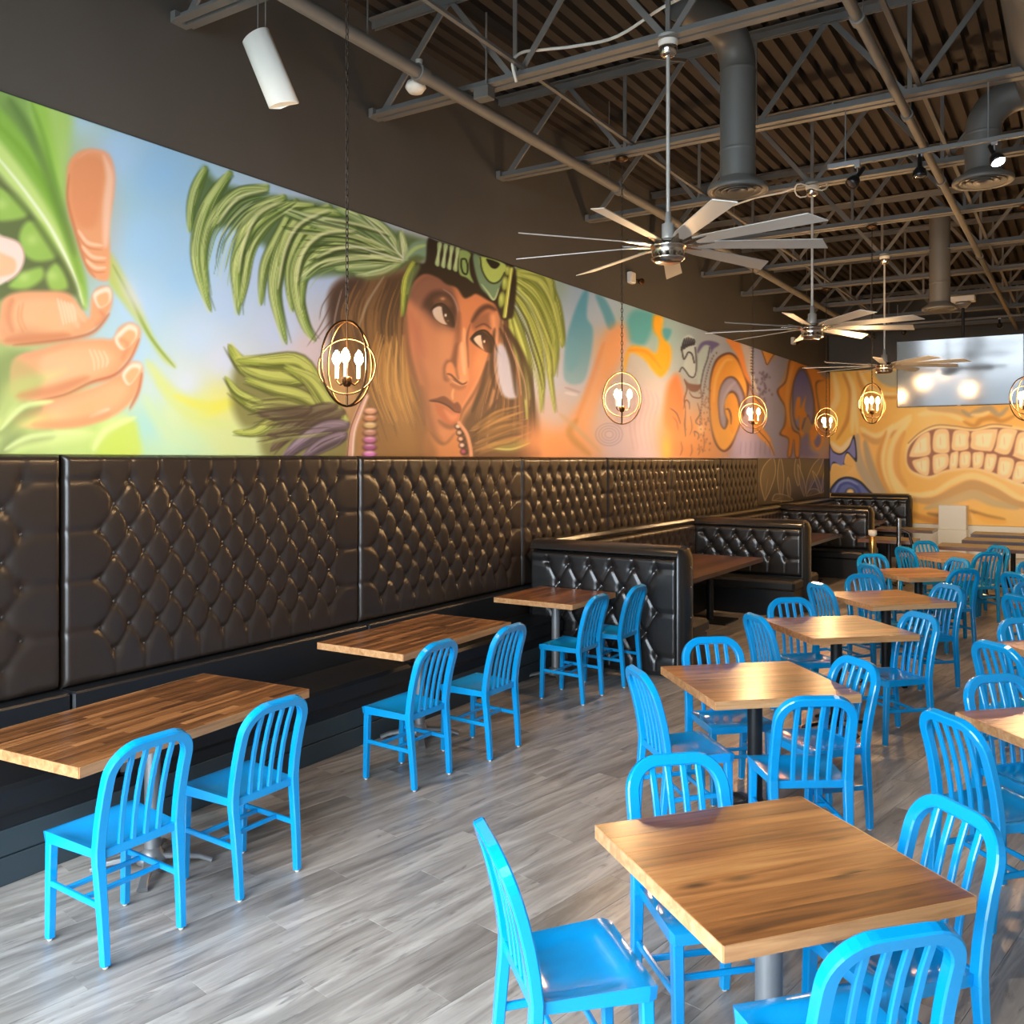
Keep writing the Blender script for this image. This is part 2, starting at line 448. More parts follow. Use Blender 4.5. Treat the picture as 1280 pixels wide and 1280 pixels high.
MB().box(.003, .57, 0, 7.19, .262, .328).build('seat_box', M_LEATHER_D, ban)
MB().box(.003, .578, 0, 7.19, .136, .26, bev=.004).build('plinth_board', M_KICK, ban)
MB().box(.003, .585, 0, 7.19, 0.001, .132, bev=.004).build('plinth_board', M_KICK, ban)

# ------------------------------------------------------------------ booths
BR = -3.05      # booths reach this far from the wall
def booth(y, label, seat_near, seat_far, res, tuft_near=True, h=1.2, tuft_far=False):
    """divider across the booth row at y (near face) .. y+.3, with bench seats on the asked sides"""
    t = empty('booth_bench', (0, y, 0), 0, label, 'booth', 'booth benches along the mural wall')
    x0, x1 = -4.66, BR-.06
    w = x1-x0
    core = MB().box(x0, x1, .06, .24, .01, h-.11)
    core.build('core', M_LEATHER_D, t)
    bot = .03 if not seat_near else .47
    def face(sgn, bot):
        hh = h-.10-bot
        dzz = .2 if bot < .1 else .15; nr = max(2, int(round((hh-.12)/dzz))); my = .2 if sgn < 0 else .15
        nc = int(round((w-2*my)/.21))+1; dy = (w-2*my)/(nc-1)
        me, pts = tuft_mesh('tufted_back', w, hh, dy, dzz, my, .08, .10, nc, nr, res, depth=.06, edge=.03, puff=.020, dimple=.026, m=M_BOOTH)
        o = put('tufted_back', me, t, (x0 if sgn < 0 else x1, .06 if sgn < 0 else .24, bot), (0, 0, -PI/2 if sgn < 0 else PI/2))
        b = put('buttons', button_mesh('buttons', pts, .010, M_CHROME if (sgn < 0 and not seat_near) else M_BUTTON), o); b['kind'] = 'stuff'
    face(-1, bot)
    face(1, .47 if seat_far else .03)
    # rounded top roll and end roll
    n = 12
    top = MB()
    path = [(x0, .15, h-.075), (x1+.0, .15, h-.075)]
    prof = [(math.cos(PI*k/n)*.165, max(0, math.sin(PI*k/n))*.085) for k in range(n+1)]
    vs = []
    for (xx, yy, zz) in path: vs += [(xx, yy-a_, zz+b_) for a_, b_ in prof]
    m = n+1
    top.add(vs, [(i, i+1, m+i+1, m+i) for i in range(n)], True)
    top.add(vs, [tuple(range(m-1, -1, -1)), tuple(range(m, 2*m)), (0, m, 2*m-1, m-1)])
    top.build('top_roll', M_BOOTH, t)
    end = MB(); vs = []
    for zz in (.02, h-.10, h-.02):
        s_ = 1.0 if zz < h-.05 else .55
        vs += [(x1 + max(0, math.sin(PI*k/n))*.075*s_, .15-math.cos(PI*k/n)*.155*(1 if s_ == 1 else .8), zz) for k in range(n+1)]
    end.add(vs, [(j*m+i, j*m+i+1, (j+1)*m+i+1, (j+1)*m+i) for j in range(2) for i in range(n)], True)
    end.add(vs, [tuple(range(m-1, -1, -1)), tuple(range(2*m, 3*m))])
    er = end.build('end_roll', M_BOOTH, t)
    eb = MB()
    for zz in (.28, .56, .84, 1.02): eb.lathe([(.011, 0), (.01, .006), (.004, .01), (0, .0105)], (x1+.072, .15, zz), n=8, axis=(1, 0, 0))
    b = eb.build('buttons', M_CHROME, er); b['kind'] = 'stuff'
    for side in (-1, 1):
        if (side < 0 and not seat_near) or (side > 0 and not seat_far): continue
        a_, b_ = (-.47, -.005) if side < 0 else (.305, .77)
        MB().box(x0, BR-.03, a_, b_, .33, .46, bev=.03).build('seat_cushion', M_LEATHER_D, t)
        MB().box(x0, BR-.05, a_+.03 if side < 0 else a_, b_ if side < 0 else b_-.03, .01, .328).build('seat_base', M_LEATHER_D, t)
    return t
booth(7.68, 'nearest booth bench, its button-tufted back facing the blue chairs', False, True, .012)
booth(11.95, 'middle booth bench with tufted back behind the first booth table', True, True, .016)
booth(16.2, 'third booth bench with tufted back behind the second booth table', True, True, .02)
booth(20.3, 'farthest booth bench standing against the yellow painted wall', True, False, .02, h=1.28)
for y0, y1, lb in ((8.0, 11.93, 'low tufted wall cushion of the nearest booth'), (12.27, 16.18, 'low tufted wall cushion of the middle booth'), (16.52, 20.28, 'low tufted wall cushion of the farthest booth')):
    t = empty('booth_wall_bench', (-4.66, y0, 0), 0, lb, 'booth', 'low wall cushions inside the booths')
    w = y1-y0; nc = int(w/.2)
    me, pts = tuft_mesh('tufted_back', w, .66, .2, .105, .1, .08, .1, nc, 5, .022, depth=.08, edge=.05)
    o = put('tufted_back', me, t, (.02, 0, .46)); b = put('buttons', button_mesh('buttons', pts, .010), o); b['kind'] = 'stuff'
    MB().box(-.10, .10, 0, w, 1.121, 1.19, bev=.03).build('top_roll', M_BOOTH, t)
    y2, y3 = .785, w-.485
    MB().box(.02, .45, y2, y3, .33, .458, bev=.03).build('seat_cushion', M_LEATHER_D, t)
    MB().box(.02, .42, y2, y3, .01, .328).build('seat_base', M_LEATHER_D, t)
# ------------------------------------------------------------------ blue metal chairs
def back_x(z):            # profile of the rear leg / backrest, seen from the side (front of chair = +x)
    if z < .44: k = z/.44; return -.203 + .036*(k**1.3)
    k = (z-.44)/.44; return -.167 - .030*k - .078*k**2
def make_chair_parts():
    parts = []
    # seat pan, dished
    mb = MB(); n = 14; vs = []
    def outline(a_, b_):      # a: -1 rear..1 front, b: -1..1
        x = .012 + a_*.188; hw = .194 + .011*a_
        r = max(0, abs(a_)-.8)/.2; hw -= .012*r**2
        return x, b_*hw
    for i in range(n+1):
        a_ = -1 + 2*i/n
        for j in range(n+1):
            b_ = -1 + 2*j/n
            x, y = outline(a_, b_)
            dish = .026*(1-min(1, (abs(b_)/.9)**4))*(1-min(1, (abs(a_+.12)/.82)**4))
            z = .462 + .008*a_ - dish - (.012*max(0, (a_-.75)/.25)**2)
            vs.append((x, y, z))
    W1 = n+1
    mb.add(vs, [(i*W1+j, i*W1+j+1, (i+1)*W1+j+1, (i+1)*W1+j) for i in range(n) for j in range(n)][::1], True)
    mb.f = [f[::-1] for f in mb.f]
    loop = [j for j in range(W1)] + [i*W1+n for i in range(1, W1)] + [n*W1+j for j in range(n-1, -1, -1)] + [i*W1 for i in range(n-1, 0, -1)]
    top = [vs[i] for i in loop]; bot = [(x*.985, y*.98, .418) for x, y, z in top]; L_ = len(loop)
    mb.add(top+bot, [(k, L_+k, L_+(k+1) % L_, (k+1) % L_) for k in range(L_)], False)
    mb.add(bot, [tuple(range(L_))])
    parts.append(('seat', mb.mesh('seat', M_BLUE)))
    # hoop
    def hoop():
        pts = []; R_ = .108; yw = .184; zt = .882-.019
        zs = [.40+.0*0, .46, .54, .62, .70, zt-R_]
        for z in zs: pts.append((yw - .004*(z-.4)/.4, z))
        yr = pts[-1][0]
        for k in range(1, 9):
            a_ = PI/2*k/8; pts.append((yr-R_+R_*math.cos(a_), zt-R_+R_*math.sin(a_)))
        left = [(-y, z) for y, z in pts[::-1]]
        path = pts + left[0:] if abs(pts[-1][0]) > 1e-6 else pts+left[1:]
        P = [(back_x(z), y, z) for y, z in path]
        Ns = []
        for y, z in path:
            s = (back_x(z+.01)-back_x(z-.01))/.02
            Ns.append(Vector((1, 0, -s)).normalized())
        return MB().sweep(P, Ns, .0228, .0190, .28)
    h = hoop(); parts.append(('back_hoop', h.mesh('back_hoop', M_BLUE)))
    for s_ in (-1, 1):
        zs = [.425, .33, .22, .11, .012]
        P = [(back_x(z), s_*(.184-.008*(1-z/.43)), z) for z in zs]
        parts.append(('leg', MB().sweep(P, (1, 0, 0), [.0222, .0205, .0190, .0178, .0165], [.0190, .0185, .0178, .0170, .0162], .26).mesh('leg', M_BLUE)))
        P = [(.170, s_*.174, .425), (.178, s_*.174, .22), (.184, s_*.174, .012)]
        parts.append(('leg', MB().sweep(P, (1, 0, 0), [.0195, .018, .016], [.0195, .018, .016], .26).mesh('leg', M_BLUE)))
    for k in range(4):
        y = -.093 + .062*k
        zs = [.425, .46, .55, .65, .75, .862]
        P = [(back_x(z), y*(.94+.06*(z-.43)/.43), z) for z in zs]
        parts.append(('slat', MB().sweep(P, (1, 0, 0), .0122, .0080, .45).mesh('slat', M_BLUE)))
    parts.append(('back_rail', MB().sweep([(-.167, -.165, .437), (-.167, .165, .437)], (0, 0, 1), .010, .019, .3).mesh('back_rail', M_BLUE)))
    for s_ in (-1, 1):
        parts.append(('stretcher', MB().sweep([(back_x(.235), s_*.178, .235), (.182, s_*.178, .245)], (0, 0, 1), .009, .0125, .4).mesh('stretcher', M_BLUE)))
    for x in (-.06, .075):
        parts.append(('stretcher', MB().sweep([(x, -.178, .24), (x, .178, .24)], (0, 0, 1), .008, .0105, .4).mesh('stretcher', M_BLUE)))
    for x, y in ((back_x(0), .176), (back_x(0), -.176), (.184, .174), (.184, -.174)):
        parts.append(('foot_glide', MB().lathe([(0, 0), (.009, 0), (.011, .005), (.010, .013), (0, .013)], (x, y, .0005), n=10).mesh('foot_glide', M_GLIDE)))
    return parts
CHAIR = make_chair_parts()
def chair(cx, cy, face_deg, label, group):
    t = empty('dining_chair', (cx, cy, 0.0005), math.radians(face_deg), label, 'chair', group)
    for nm, me in CHAIR: put(nm, me, t)
    return t
def chair_by_hoop(hx, hy, face_deg, label, group):
    a_ = math.radians(face_deg)
    return chair(hx + .262*math.cos(a_), hy + .262*math.sin(a_), face_deg, label, group)

GW = 'blue chairs along the wall banquette'
chair(-3.45, 2.305, 180, 'blue slatted metal chair nearest the lower left corner, at the first wall table', GW)
chair(-3.43, 2.955, 180, 'blue slatted metal chair at the right end of the first wall table', GW)
chair(-3.61, 4.44, 180, 'blue slatted metal chair at the left end of the middle wall table', GW)
chair(-3.53, 5.14, 180, 'blue slatted metal chair at the right end of the middle wall table', GW)
chair(-3.65, 6.67, 181, 'blue slatted metal chair at the far wall table, nearer the camera', GW)
chair(-3.61, 7.36, 181, 'blue slatted metal chair at the far wall table, against the tufted booth back', GW)

GM = 'blue chairs around the square tables'
DIR = {'SW': 45, 'NW': -45, 'NE': 225, 'SE': 135}
TT = {'c1': 'the nearest square table', 'c2': 'the second middle-row square table', 'c3': 'the third middle-row square table',
      'c4': 'the fourth middle-row square table', 'c5': 'the fifth middle-row square table', 'c6': 'the last middle-row square table',
      'r1': 'the nearest right-edge table', 'r2': 'the second right-edge table', 'r3': 'the third right-edge table', 'r4': 'the farthest right-edge table'}
SIDE = {'SW': 'near left', 'NW': 'far left', 'NE': 'far right', 'SE': 'near right'}
# backrest tops as measured on the floor plan, with a small turn of their own
HOOPS = [('c1', 'SW', -1.51, 2.25, 2), ('c1', 'NW', -1.31, 3.21, 0), ('c1', 'NE', -.34, 3.23, 3), ('c1', 'SE', -.37, 2.31, 2),
 ('c2', 'SW', -2.01, 4.42, 0), ('c2', 'NW', -1.98, 5.45, -2), ('c2', 'NE', -1.07, 5.30, 4), ('c2', 'SE', -1.06, 4.36, -10),
 ('c3', 'SW', -2.00, 6.42, 0), ('c3', 'NW', -2.01, 7.35, -3), ('c3', 'NE', -1.00, 7.14, 3),
 ('c4', 'SW', -2.03, 8.38, 2), ('c4', 'NW', -1.83, 9.26, 0), ('c4', 'NE', -1.02, 8.91, 2),
 ('c5', 'SW', -1.95, 10.2, 0), ('c5', 'NW', -2.13, 11.31, -2), ('c5', 'SE', -1.03, 10.3, 4), ('c5', 'NE', -1.20, 11.36, 0),
 ('c6', 'SW', -1.95, 12.45, 0), ('c6', 'NW', -1.86, 13.5, 0), ('c6', 'SE', -.97, 12.3, -3), ('c6', 'NE', -.93, 13.3, 0),
 ('r1', 'SW', -.50, 4.36, 2), ('r1', 'NW', -.39, 5.29, 0), ('r2', 'SW', -.46, 6.22, 3), ('r2', 'NW', -.38, 7.29, 0),
 ('r3', 'SW', -.46, 8.52, 0), ('r3', 'NW', -.42, 9.5, 2), ('r4', 'SW', -.58, 10.2, 0), ('r4', 'NW', -.5, 11.4, 0)]
for tb, sd, hx, hy, da in HOOPS:
    chair_by_hoop(hx, hy, DIR[sd]+da, 'blue metal chair, %s side of %s' % (SIDE[sd], TT[tb]), GM)

# ------------------------------------------------------------------ tables
def pedestal(t, h, m, arm=.27, rot=45.0, r=.038):
    MB().cyl((0, 0, .045), (0, 0, h), r, n=18).build('column', m, t)
    hub = MB().lathe([(.0, .03), (.075, .03), (.07, .055), (.05, .075), (.042, .10), (0, .10)], n=18)
    hub.build('hub', m, t)
    MB().box(-.13, .13, -.13, .13, h-.012, h-.0005, bev=.004).build('top_plate', M_DARKSTEEL, t)
    for k in range(4):
        a_ = math.radians(rot+90*k); d = Vector((math.cos(a_), math.sin(a_), 0))
        P = [d*.04+Vector((0, 0, .055)), d*(arm*.45)+Vector((0, 0, .050)), d*(arm*.8)+Vector((0, 0, .034)), d*arm+Vector((0, 0, .012))]
        MB().sweep(P, (0, 0, 1), [.032, .026, .022, .024], [.014, .013, .012, .0115], .5).build('base_arm', m, t)

def board_top(t, L_, W_, thick, z, wd, m, edge, split=1, shared=None):
    """table top of long boards along local x"""
    n = int(round(W_/wd)); wd = W_/n
    core = MB().box(-L_/2+.004, L_/2-.004, -W_/2+.004, W_/2-.004, z-thick+.001, z-.012); core.build('top_core', edge, t)
    for k in range(n):
        y0 = -W_/2 + k*wd; cuts = [-L_/2]
        if split > 1:
            x = -L_/2 + random.uniform(.15, L_/split*1.3)
            while x < L_/2-.12: cuts.append(x); x += random.uniform(L_/split*.7, L_/split*1.35)
        cuts.append(L_/2)
        for a_, b_ in zip(cuts[:-1], cuts[1:]):
            me = MB().box(-(b_-a_)/2+.0002, (b_-a_)/2-.0002, -wd/2+.0002, wd/2-.0002, -.012, 0, bev=.0008).mesh('board', m)
            put('board', me, t, ((a_+b_)/2, y0+wd/2, z))
    # edge strips: visible end grain around the slab
    for nm, bx in (('edge_strip', (-L_/2, L_/2, -W_/2-.004, -W_/2)), ('edge_strip', (-L_/2, L_/2, W_/2, W_/2+.004)),
                   ('edge_strip', (-L_/2-.004, -L_/2, -W_/2, W_/2)), ('edge_strip', (L_/2, L_/2+.004, -W_/2, W_/2))):
        MB().box(*bx, z-thick, z-.0004).build(nm, edge, t)

GT = 'wooden tables along the wall banquette'
for cx, cy, L_, W_, rz, split, lb in ((-3.87, 2.79, 1.40, .78, 95, 3, 'long butcher-block wall table nearest the camera'),
                               (-4.05, 5.13, 1.33, .73, 91.5, 3, 'long butcher-block wall table in the middle of the banquette'),
                               (-4.10, 7.20, .84, .80, 90, 2, 'short butcher-block wall table beside the tufted booth back')):
    t = empty('wall_table', (cx, cy, 0), math.radians(rz), lb, 'table', GT)
    board_top(t, L_, W_, .045, .76, .042, M_WOOD_W, M_EDGE, split)
    pedestal(t, .715, M_SILVER, .28, 40)
TC = {'c1': (-.83, 2.80), 'c2': (-1.57, 5.03), 'c3': (-1.56, 6.97), 'c4': (-1.51, 8.68), 'c5': (-1.54, 10.78), 'c6': (-1.50, 12.95),
      'r1': (.04, 4.92), 'r2': (.05, 6.95), 'r3': (.05, 8.95), 'r4': (.05, 10.9)}
for k, (x, y) in TC.items():
    lb = 'honey-brown square wooden table, ' + TT[k].replace('the ', '', 1)
    t = empty('square_table', (x, y, 0), math.radians({'c1': 51, 'c2': 43, 'c3': 43}.get(k, 45)), lb, 'table', 'square wooden tables of the dining room')
    board_top(t, .82, .80, .045, .76, .115, M_WOOD_C, M_EDGE)
    pedestal(t, .715, M_DARKSTEEL if k != 'c1' else M_SILVER, .27, 0, .042)
for y0, y1, lb in ((8.82, 11.35, 'long dark wooden table of the nearest booth'), (13.2, 15.7, 'long dark wooden table of the middle booth'), (17.4, 19.7, 'long dark wooden table of the farthest booth')):
    t = empty('booth_table', (-3.93, (y0+y1)/2, 0), PI/2, lb, 'table', 'dark wooden booth tables')
    board_top(t, y1-y0, .98, .05, .76, .115, M_WOOD_B, M_WOOD_B)
    for s_ in (-.7, .7):
        MB().cyl((s_, 0, .02), (s_, 0, .71), .045, n=14).build('column', M_DARKSTEEL, t)
        MB().box(s_-.25, s_+.25, -.28, .28, .001, .02, bev=.005).build('base_plate', M_DARKSTEEL, t)
# dark tables at the far end
for x, y, L_, W_, lb in ((-1.0, 17.2, 1.2, .7, 'dark table farthest back, right of the white pedestal'), (-1.02, 15.85, 1.15, .7, 'middle one of three dark tables below the television'),
                  (-1.2, 14.55, 1.2, .7, 'nearest of three dark tables below the television'), (-2.72, 17.6, .95, .7, 'dark table left of the white pedestal'),
                  (-2.6, 15.2, .8, .7, 'dark table beside the gold lamp stand')):
    t = empty('dark_table', (x, y, 0), 0, lb, 'table', 'dark tables at the far end')
    board_top(t, L_, W_, .05, .76, .14, M_WOOD_B, M_WOOD_B)
    pedestal(t, .71, M_DARKSTEEL, .27, 45)
# ------------------------------------------------------------------ roof steel
JB, JT = 4.755, 5.545        # underside of bottom chord, top of top chord
SP = 1.86
def chord_mesh(name, x0, x1, zlo, up=True):
    mb = MB(); g = .014; l = .065; th = .008
    for s_ in (-1, 1):
        a_ = s_*g; b_ = s_*(g+l)
        lo, hi = min(a_, b_), max(a_, b_)
        zz = (zlo, zlo+th) if up else (zlo-th, zlo)
        mb.box(x0, x1, lo, hi, *zz)
        vz = (zlo+th, zlo+l) if up else (zlo-l, zlo-th)
        mb.box(x0, x1, min(a_, a_+s_*th), max(a_, a_+s_*th), *vz)
    return mb.mesh(name, M_STEEL)
X_END = 1.6
bot_me = chord_mesh('bottom_chord', WL+.05, WR-.05, JB, True)
top_me = chord_mesh('top_chord', WL+.003, WR-.003, JT, False)
nodes = [-3.5+1.19*k for k in range(0, 5)]
def bar(name, p, q, w_=.022): return MB().sweep([p, q], (0, 1, 0), w_, .008, .2).mesh(name, M_STEEL)
web = [bar('web_bar', (-4.76, 0, JB+.03), (-4.12, 0, JT-.05), .028)]
for xb in nodes:
    web.append(bar('web_bar', (xb, 0, JB+.03), (xb, 0, JT-.03), .016))
    web.append(bar('web_bar', (xb-.02, 0, JB+.03), (xb-.575, 0, JT-.05)))
    web.append(bar('web_bar', (xb+.02, 0, JB+.03), (xb+.575, 0, JT-.05)))
ordn = ['nearest', 'second', 'third', 'fourth', 'fifth', 'sixth', 'seventh', 'eighth', 'ninth', 'farthest']
for k in range(10):
    y = 3.69+SP*k
    t = empty('roof_joist', (0, y, 0), 0, 'grey open-web steel roof joist, %s from the camera' % ordn[k], 'joist', 'open-web roof joists')
    put('bottom_chord', bot_me, t); put('top_chord', top_me, t)
    for me in web: put('web_bar', me, t)
    MB().box(WL+.003, WL+.05, -.06, .06, JB+.0, JB+.07).build('bearing_plate', M_STEEL, t)
JY = [3.69+SP*k for k in range(10)]

def Canvas_smooth(pts, k=5):
    P = [Vector(q) for q in pts]; out = []
    for i in range(len(P)-1):
        p0, p1, p2, p3 = P[max(i-1, 0)], P[i], P[i+1], P[min(i+2, len(P)-1)]
        for j in range(k):
            t = j/k; out.append(.5*((2*p1)+(p2-p0)*t+(2*p0-5*p1+4*p2-p3)*t*t+(3*p1-p0-3*p2+p3)*t**3))
    return out+[P[-1]]
def along(name, pts, r, m, label, cat, group=None, n=10):
    o = MB().tube(pts, r, n).build(name, m); return tag(o, label, cat, group)
# sprinkler main beside the mural wall, with couplings and hangers
pipe = empty('sprinkler_pipe', (-3.9, 0, 4.69), 0, 'thick grey sprinkler pipe running along the mural wall', 'pipe')
MB().cyl((0, WF+.05, 0), (0, 20.9, 0), .048, n=16).build('pipe_run', M_STEEL, pipe)
for y in (4.95, 8.1, 12.6):
    MB().cyl((0, y-.045, 0), (0, y+.045, 0), .062, n=14).build('coupling', M_STEEL, pipe)
for y in (4.4, 7.9, 11.6, 15.3): MB().cyl((0, y, .048), (0, y, .8), .006, n=6).build('hanger_rod', M_STEEL, pipe)
pipe = empty('sprinkler_pipe', (-1.15, 0, 4.66), 0, 'thin grey sprinkler pipe running down the middle of the ceiling', 'pipe')
MB().cyl((0, WF+.05, 0), (0, 20.9, 0), .033, n=12).build('pipe_run', M_STEEL, pipe)
for y in (5.7, 7.5, 9.45, 13.2):
    MB().cyl((0, y-.035, 0), (0, y+.035, 0), .046, n=12).build('coupling', M_STEEL, pipe)
    MB().cyl((0, y+.15, .033), (0, y+.15, .85), .005, n=6).build('hanger_rod', M_STEEL, pipe)
for x, lb in ((-3.42, 'thin bridging bar tying the joists near the mural wall'), (-1.05, 'thin bridging bar tying the joists over the middle tables')):
    tag(MB().box(x-.016, x+.016, WF+.1, WB-.1, JB+.068, JB+.09).build('bridging_bar', M_STEEL), lb, 'steel bar', 'bridging bars')
for k, (x, y) in enumerate(((-2.9, 0), (-1.7, 1.86), (-2.9, 3.72))):
    y0 = 5.55+y
    tag(MB().sweep([(x, y0+.06, JB+.1), (x, y0+SP-.06, JT-.1)], (1, 0, 0), .014, .006, .2).build('cross_brace', M_STEEL),
        'slender diagonal brace between the %s and next joists' % ordn[1+k], 'brace', 'diagonal braces')
# white cable looping along the second joist, junction box
tag(MB().tube(Canvas_smooth([(-3.42, 5.44, 4.70), (-3.44, 5.42, 4.84), (-3.40, 5.50, 4.93), (-3.3, 5.62, 4.97), (-3.05, 5.68, 4.96), (-2.75, 5.70, 4.96), (-2.4, 5.68, 5.06), (-2.1, 5.66, 5.10), (-1.7, 5.7, 5.2)]), .011, 7).build('electrical_cable', M_WHITE),
    'white electrical cable drooping along the second joist', 'cable')
jb = empty('junction_box', (-3.74, 5.50, 4.70), 0, 'small grey junction box under the second joist', 'junction box')
MB().box(-.065, .065, -.05, .05, -.04, .05, bev=.006).build('box', M_DUCT, jb); MB().cyl((.02, 0, .05), (.02, 0, .6), .008, n=6).build('conduit', M_STEEL, jb)
tag(MB().tube([(-2.42, 9.27, 4.78), (-2.6, 9.2, 4.72), (-2.9, 9.3, 4.74), (-3.3, 9.4, 4.7)], .010, 6).build('electrical_cable', M_WHITE), 'white cable running to the middle ceiling fan', 'cable')
tag(MB().tube([(-2.31+.16*math.cos(a_), 9.23+.1*math.sin(a_), 4.72+.05*math.sin(a_*2)) for a_ in [2*PI*k/18 for k in range(19)]], .008, 6).build('cable_loop', M_WHITE), 'coil of white cable above the middle ceiling fan', 'cable')

# white bell on the sprinkler pipe
b = empty('alarm_bulb', (-4.0, 5.02, 4.66), 0, 'small white bulb fixture clipped beside the sprinkler pipe', 'fixture')
MB().lathe([(0, -.06), (.05, -.055), (.075, -.02), (.06, .02), (.03, .03), (0, .035)], n=16).build('bulb', M_WHITE, b)
MB().lathe([(.015, .03), (.014, .10), (.022, .12), (.026, .17), (0, .17)], (.03, 0, 0), n=12).build('neck', M_CREAM, b)

# ------------------------------------------------------------------ ducts
def duct_drop(x, y, zb, r, zt, elbow, label, k=0):
    t = empty('air_duct', (x, y, zb), 0, label, 'duct', 'round drop ducts with ceiling diffusers')
    if elbow is None: pts = [(0, 0, .09), (0, 0, zt-zb)]
    else:
        d = Vector(elbow[:3]); R_ = elbow[3]; pts = [Vector((0, 0, .09)), Vector((0, 0, zt-zb-R_))]
        for i in range(1, 9):
            a_ = PI/2*i/8; pts.append(Vector((0, 0, zt-zb-R_)) + d*(R_-R_*math.cos(a_)) + Vector((0, 0, R_*math.sin(a_))))
        pts.append(pts[-1] + d*elbow[4])
    MB().tube(pts, r, 24).build('duct', M_DUCT, t)
    for s_ in ((.35,) if elbow is None else (.30, max(.4, zt-zb-elbow[3]-.02))):
        MB().lathe([(r+.001, -.012), (r+.006, 0), (r+.001, .012)], (0, 0, s_), n=24).build('seam_band', M_DUCT, t)
    R2 = r*1.72
    dif = MB()
    dif.lathe([(r*.98, .11), (r*1.05, .09), (R2*.98, .035), (R2, .015), (R2*.97, 0), (R2*.86, .008), (R2*.8, .03), (r*.9, .05), (0, .05)], n=32)
    dif.build('diffuser_rim', M_DUCT, t)
    for q in (.62, .40, .18):
        MB().lathe([(R2*q, .03), (R2*(q+.14), .004), (R2*(q+.15), .010), (R2*(q+.02), .04)], n=28).build('diffuser_ring', M_DUCT, t)
duct_drop(-2.14, 6.45, 3.96, .128, 5.12, (-.25, -.97, 0, .26, .45), 'grey round drop duct right of the nearest ceiling fan')
duct_drop(-.70, 8.3, 4.27, .135, 4.95, (1, 0, 0, .26, .12), 'grey elbow duct behind the lit track spotlight')
duct_drop(-1.60, 13.0, 3.97, .128, 5.3, None, 'grey round drop duct near the far ceiling fan')
md = empty('main_duct', (-.12, 0, 5.02), 0, 'large grey main air duct along the ceiling at right', 'duct')
MB().cyl((0, 3.0, 0), (0, 15, 0), .34, n=32).build('duct', M_DUCT, md)
for y in (4.6, 6.2, 7.8, 9.4, 11, 12.6): MB().lathe([(.341, -.02), (.349, 0), (.341, .02)], (0, y, 0), n=32, axis=(0, 1, 0)).build('seam_band', M_DUCT, md)

# ------------------------------------------------------------------ ceiling fans
def fan(x, y, zb, ztop, label, a0):
    t = empty('ceiling_fan', (x, y, zb), 0, label, 'ceiling fan', 'silver nine-blade ceiling fans')
    MB().lathe([(0, 0), (.085, .0), (.10, .012), (.112, .02), (.112, .03), (.105, .035), (.108, .09), (.118, .095), (.118, .115), (.10, .125), (.06, .15), (0, .15)], n=32).build('motor_housing', M_NICKEL, t)
    MB().lathe([(0, .15), (.045, .15), (.042, .165), (.042, .25), (.022, .26), (.018, .33), (0, .33)], n=20).build('collar', M_ROD, t)
    MB().cyl((0, 0, .30), (0, 0, ztop-zb-.05), .013, n=10).build('down_rod', M_ROD, t)
    MB().lathe([(0, -.11), (.03, -.11), (.055, -.095), (.062, -.06), (.062, -.045), (.05, -.045), (0, -.045)], (0, 0, ztop-zb+.02), n=20).build('canopy', M_NICKEL, t)
    MB().lathe([(.052, -.045), (.06, -.045), (.066, -.01), (.066, .03), (0, .03)], (0, 0, ztop-zb+.02), n=20).build('canopy_mount', M_WHITE, t)
    for k in range(9):
        a_ = math.radians(a0+40*k)
        # blade in local x, pitched
        mb = MB(); secs = [(.20, .038), (.30, .050), (.6, .056), (.95, .062), (1.02, .062)]
        pit = -math.radians(14); vs = []
        for i, (rr, hw) in enumerate(secs):
            for th in (.003, -.003):
                for s_ in (-1, 1):
                    yy = s_*hw; xx = rr + (.035*s_ if i == len(secs)-1 else 0)
                    vs.append((xx, yy*math.cos(pit), yy*math.sin(pit)+th))
        fs = []
        for i in range(len(secs)-1):
            q = i*4; p = q+4
            fs += [(q, p, p+1, q+1), (q+2, q+3, p+3, p+2), (q, q+2, p+2, p), (q+1, p+1, p+3, q+3)]
        fs += [(0, 1, 3, 2), (len(vs)-4, len(vs)-2, len(vs)-1, len(vs)-3)]
        mb.add(vs, fs)
        bl = mb.build('blade', M_BLADE, t, (0, 0, .115), (0, 0, a_))
        MB().sweep([(.09, 0, -.01), (.16, 0, -.004), (.30, 0, .0085)], (0, 0, 1), [.02, .028, .03], .005, .3).build('blade_arm', M_NICKEL, bl)
fan(-2.31, 5.55, 3.30, 4.74, 'large silver ceiling fan nearest the camera', -170)
fan(-2.31, 9.27, 3.22, 4.74, 'silver ceiling fan second from the camera', -168)
fan(-2.28, 12.99, 3.17, 4.74, 'small far silver ceiling fan in front of the television', -165)

